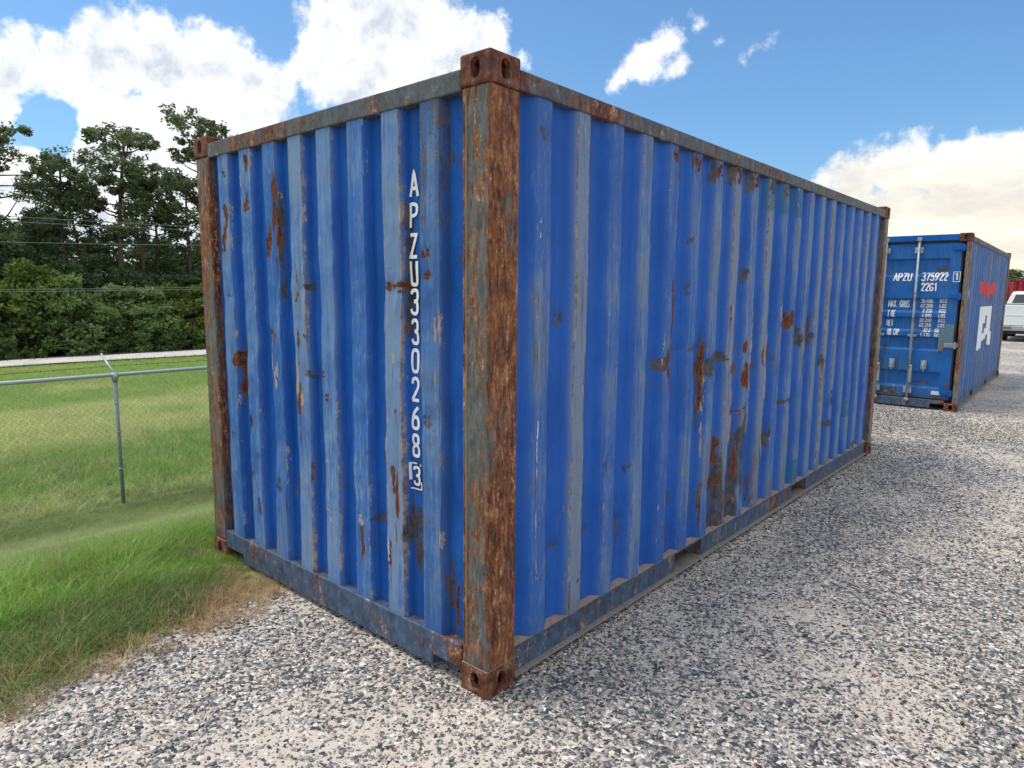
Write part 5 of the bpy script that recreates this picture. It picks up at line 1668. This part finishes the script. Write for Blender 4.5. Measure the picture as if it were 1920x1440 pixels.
# power lines along the road
WZ = [((4.212, 4.03), (10.693, 4.17)), ((4.2, 3.86), (10.69, 4.04)), ((4.149, 3.18), (10.659, 3.47)), ((4.03, 1.62), (10.676, 1.78)), ((4.03, 1.55), (10.673, 1.70))]
WLAB = ['topmost overhead cable crossing in front of the wood', 'second overhead cable from the top, just under the topmost', 'middle overhead cable, alone below the upper pair', 'upper cable of the low pair in front of the dark wood', 'lowest overhead cable, just above the hedge']
for ((y0, z0), (y1, z1)), lab in zip(WZ, WLAB):
    k = (z1 - z0) / (y1 - y0)
    pts = [(-26.0, y0 + (t - 12) * 1.0, z0 + k * (t - 12) * 0.8 + 0.0012 * (t - 14) ** 2) for t in range(0, 44, 2)]
    zz = [p[2] for p in pts]
    o = MB().tube(pts, 0.012, 5).build('overhead_cable', M['cable'])
    tag(o, lab, 'cable', 'overhead cables along the road')

# ================================================================ pickup truck, seen from behind
TK = empty('pickup_truck', (-0.42, 29.7, 0.0), math.radians(0.5))
tag(TK, 'white pickup truck seen from behind, half cut by the right edge, beyond the second container', 'truck')
hw = 0.99
sec = [(-hw, 0.52), (-hw - .01, 0.95), (-hw + .015, 1.28), (-hw + .05, 1.38), (hw - .05, 1.38), (hw - .015, 1.28), (hw + .01, 0.95), (hw, 0.52)]
MB().prism(sec, lambda p: (p[0], 0.10, p[1]), lambda p: (p[0], 5.45, p[1])).build('body', M['truck_paint'], TK, bevel=0.03, seg=2)
cabp = [(2.05, 1.383), (2.18, 1.80), (2.35, 1.885), (3.35, 1.90), (3.7, 1.84), (4.25, 1.385)]
def cab_taper(p, s):
    k = (p[1] - 1.38) / 0.52
    return (s * (0.92 - 0.17 * k), p[0], p[1])
MB().prism(cabp, lambda p: cab_taper(p, -1), lambda p: cab_taper(p, 1)).build('cab', M['truck_paint'], TK, bevel=0.03, seg=2)
MB().prism([(-.74, 1.43), (.74, 1.43), (.64, 1.77), (-.64, 1.77)], lambda p: (p[0], 2.045 + (p[1] - 1.383) * 0.31, p[1]), lambda p: (p[0], 2.10 + (p[1] - 1.383) * 0.31, p[1])).build('rear_window', M['glass'], TK)
for s in (-1, 1):
    MB().prism([(2.45, 1.44), (2.52, 1.77), (3.55, 1.77), (3.95, 1.44)], lambda p: (s * (0.925 - 0.17 * (p[1] - 1.38) / 0.52) , p[0], p[1]), lambda p: (s * (0.90 - 0.17 * (p[1] - 1.38) / 0.52), p[0], p[1])).build('side_window', M['glass'], TK)
MB().box(-0.90, 0.90, 0.16, 2.02, 1.381, 1.40).build('bed_cover', M['rubber'], TK)
tg = MB().box(-0.80, 0.80, 0.045, 0.099, 0.615, 1.375)
tgo = tg.build('tailgate', M['truck_paint'], TK, bevel=0.02, seg=2)
MB().box(-0.74, 0.74, 0.030, 0.044, 0.98, 1.02).build('tailgate_crease', M['truck_paint'], tgo, bevel=0.005)
MB().box(-0.17, 0.17, 0.020, 0.044, 1.10, 1.20).build('tailgate_handle', M['grey_plastic'], tgo, bevel=0.01)
for s in (-1, 1):
    MB().box(s * 0.815, s * 0.985, 0.06, 0.15, 0.88, 1.30).build('tail_light', M['tail_red'], TK, bevel=0.015, seg=2)
bmp = MB().prism([(-0.97, 0.42), (-0.97, 0.60), (-0.55, 0.61), (-0.42, 0.52), (0.42, 0.52), (0.55, 0.61), (0.97, 0.60), (0.97, 0.42)], lambda p: (p[0], -0.10, p[1]), lambda p: (p[0], 0.08, p[1]))
bo = bmp.build('rear_bumper', M['chrome'], TK, bevel=0.015, seg=2)
MB().box(-0.90, -0.50, -0.115, -0.101, 0.46, 0.56).build('bumper_step', M['grey_plastic'], bo); MB().box(0.50, 0.90, -0.115, -0.101, 0.46, 0.56).build('bumper_step', M['grey_plastic'], bo)
MB().box(-0.155, 0.155, -0.03, -0.015, 0.535, 0.69).build('licence_plate', M['white'], TK)
MB().box(-0.75, 0.75, 0.3, 5.2, 0.30, 0.519).build('chassis', M['under'], TK)
MB().box(-0.6, 0.6, 0.02, 0.12, 0.30, 0.40).build('tow_bar', M['under'], TK)
for x in (-0.83, 0.83):
    for y in (1.15, 4.55):
        MB().tube([(x - 0.13, y, 0.40), (x + 0.13, y, 0.40)], 0.40, 24).build('tyre', M['rubber'], TK, bevel=0.02)
        s = 1 if x > 0 else -1
        MB().tube([(x + s * 0.10, y, 0.40), (x + s * 0.137, y, 0.40)], 0.24, 16).build('wheel_rim', M['alloy'], TK)
for s in (-1, 1):
    MB().box(s * 1.0, s * 1.18, 3.75, 3.85, 1.30, 1.50).build('side_mirror', M['rubber'], TK, bevel=0.02)
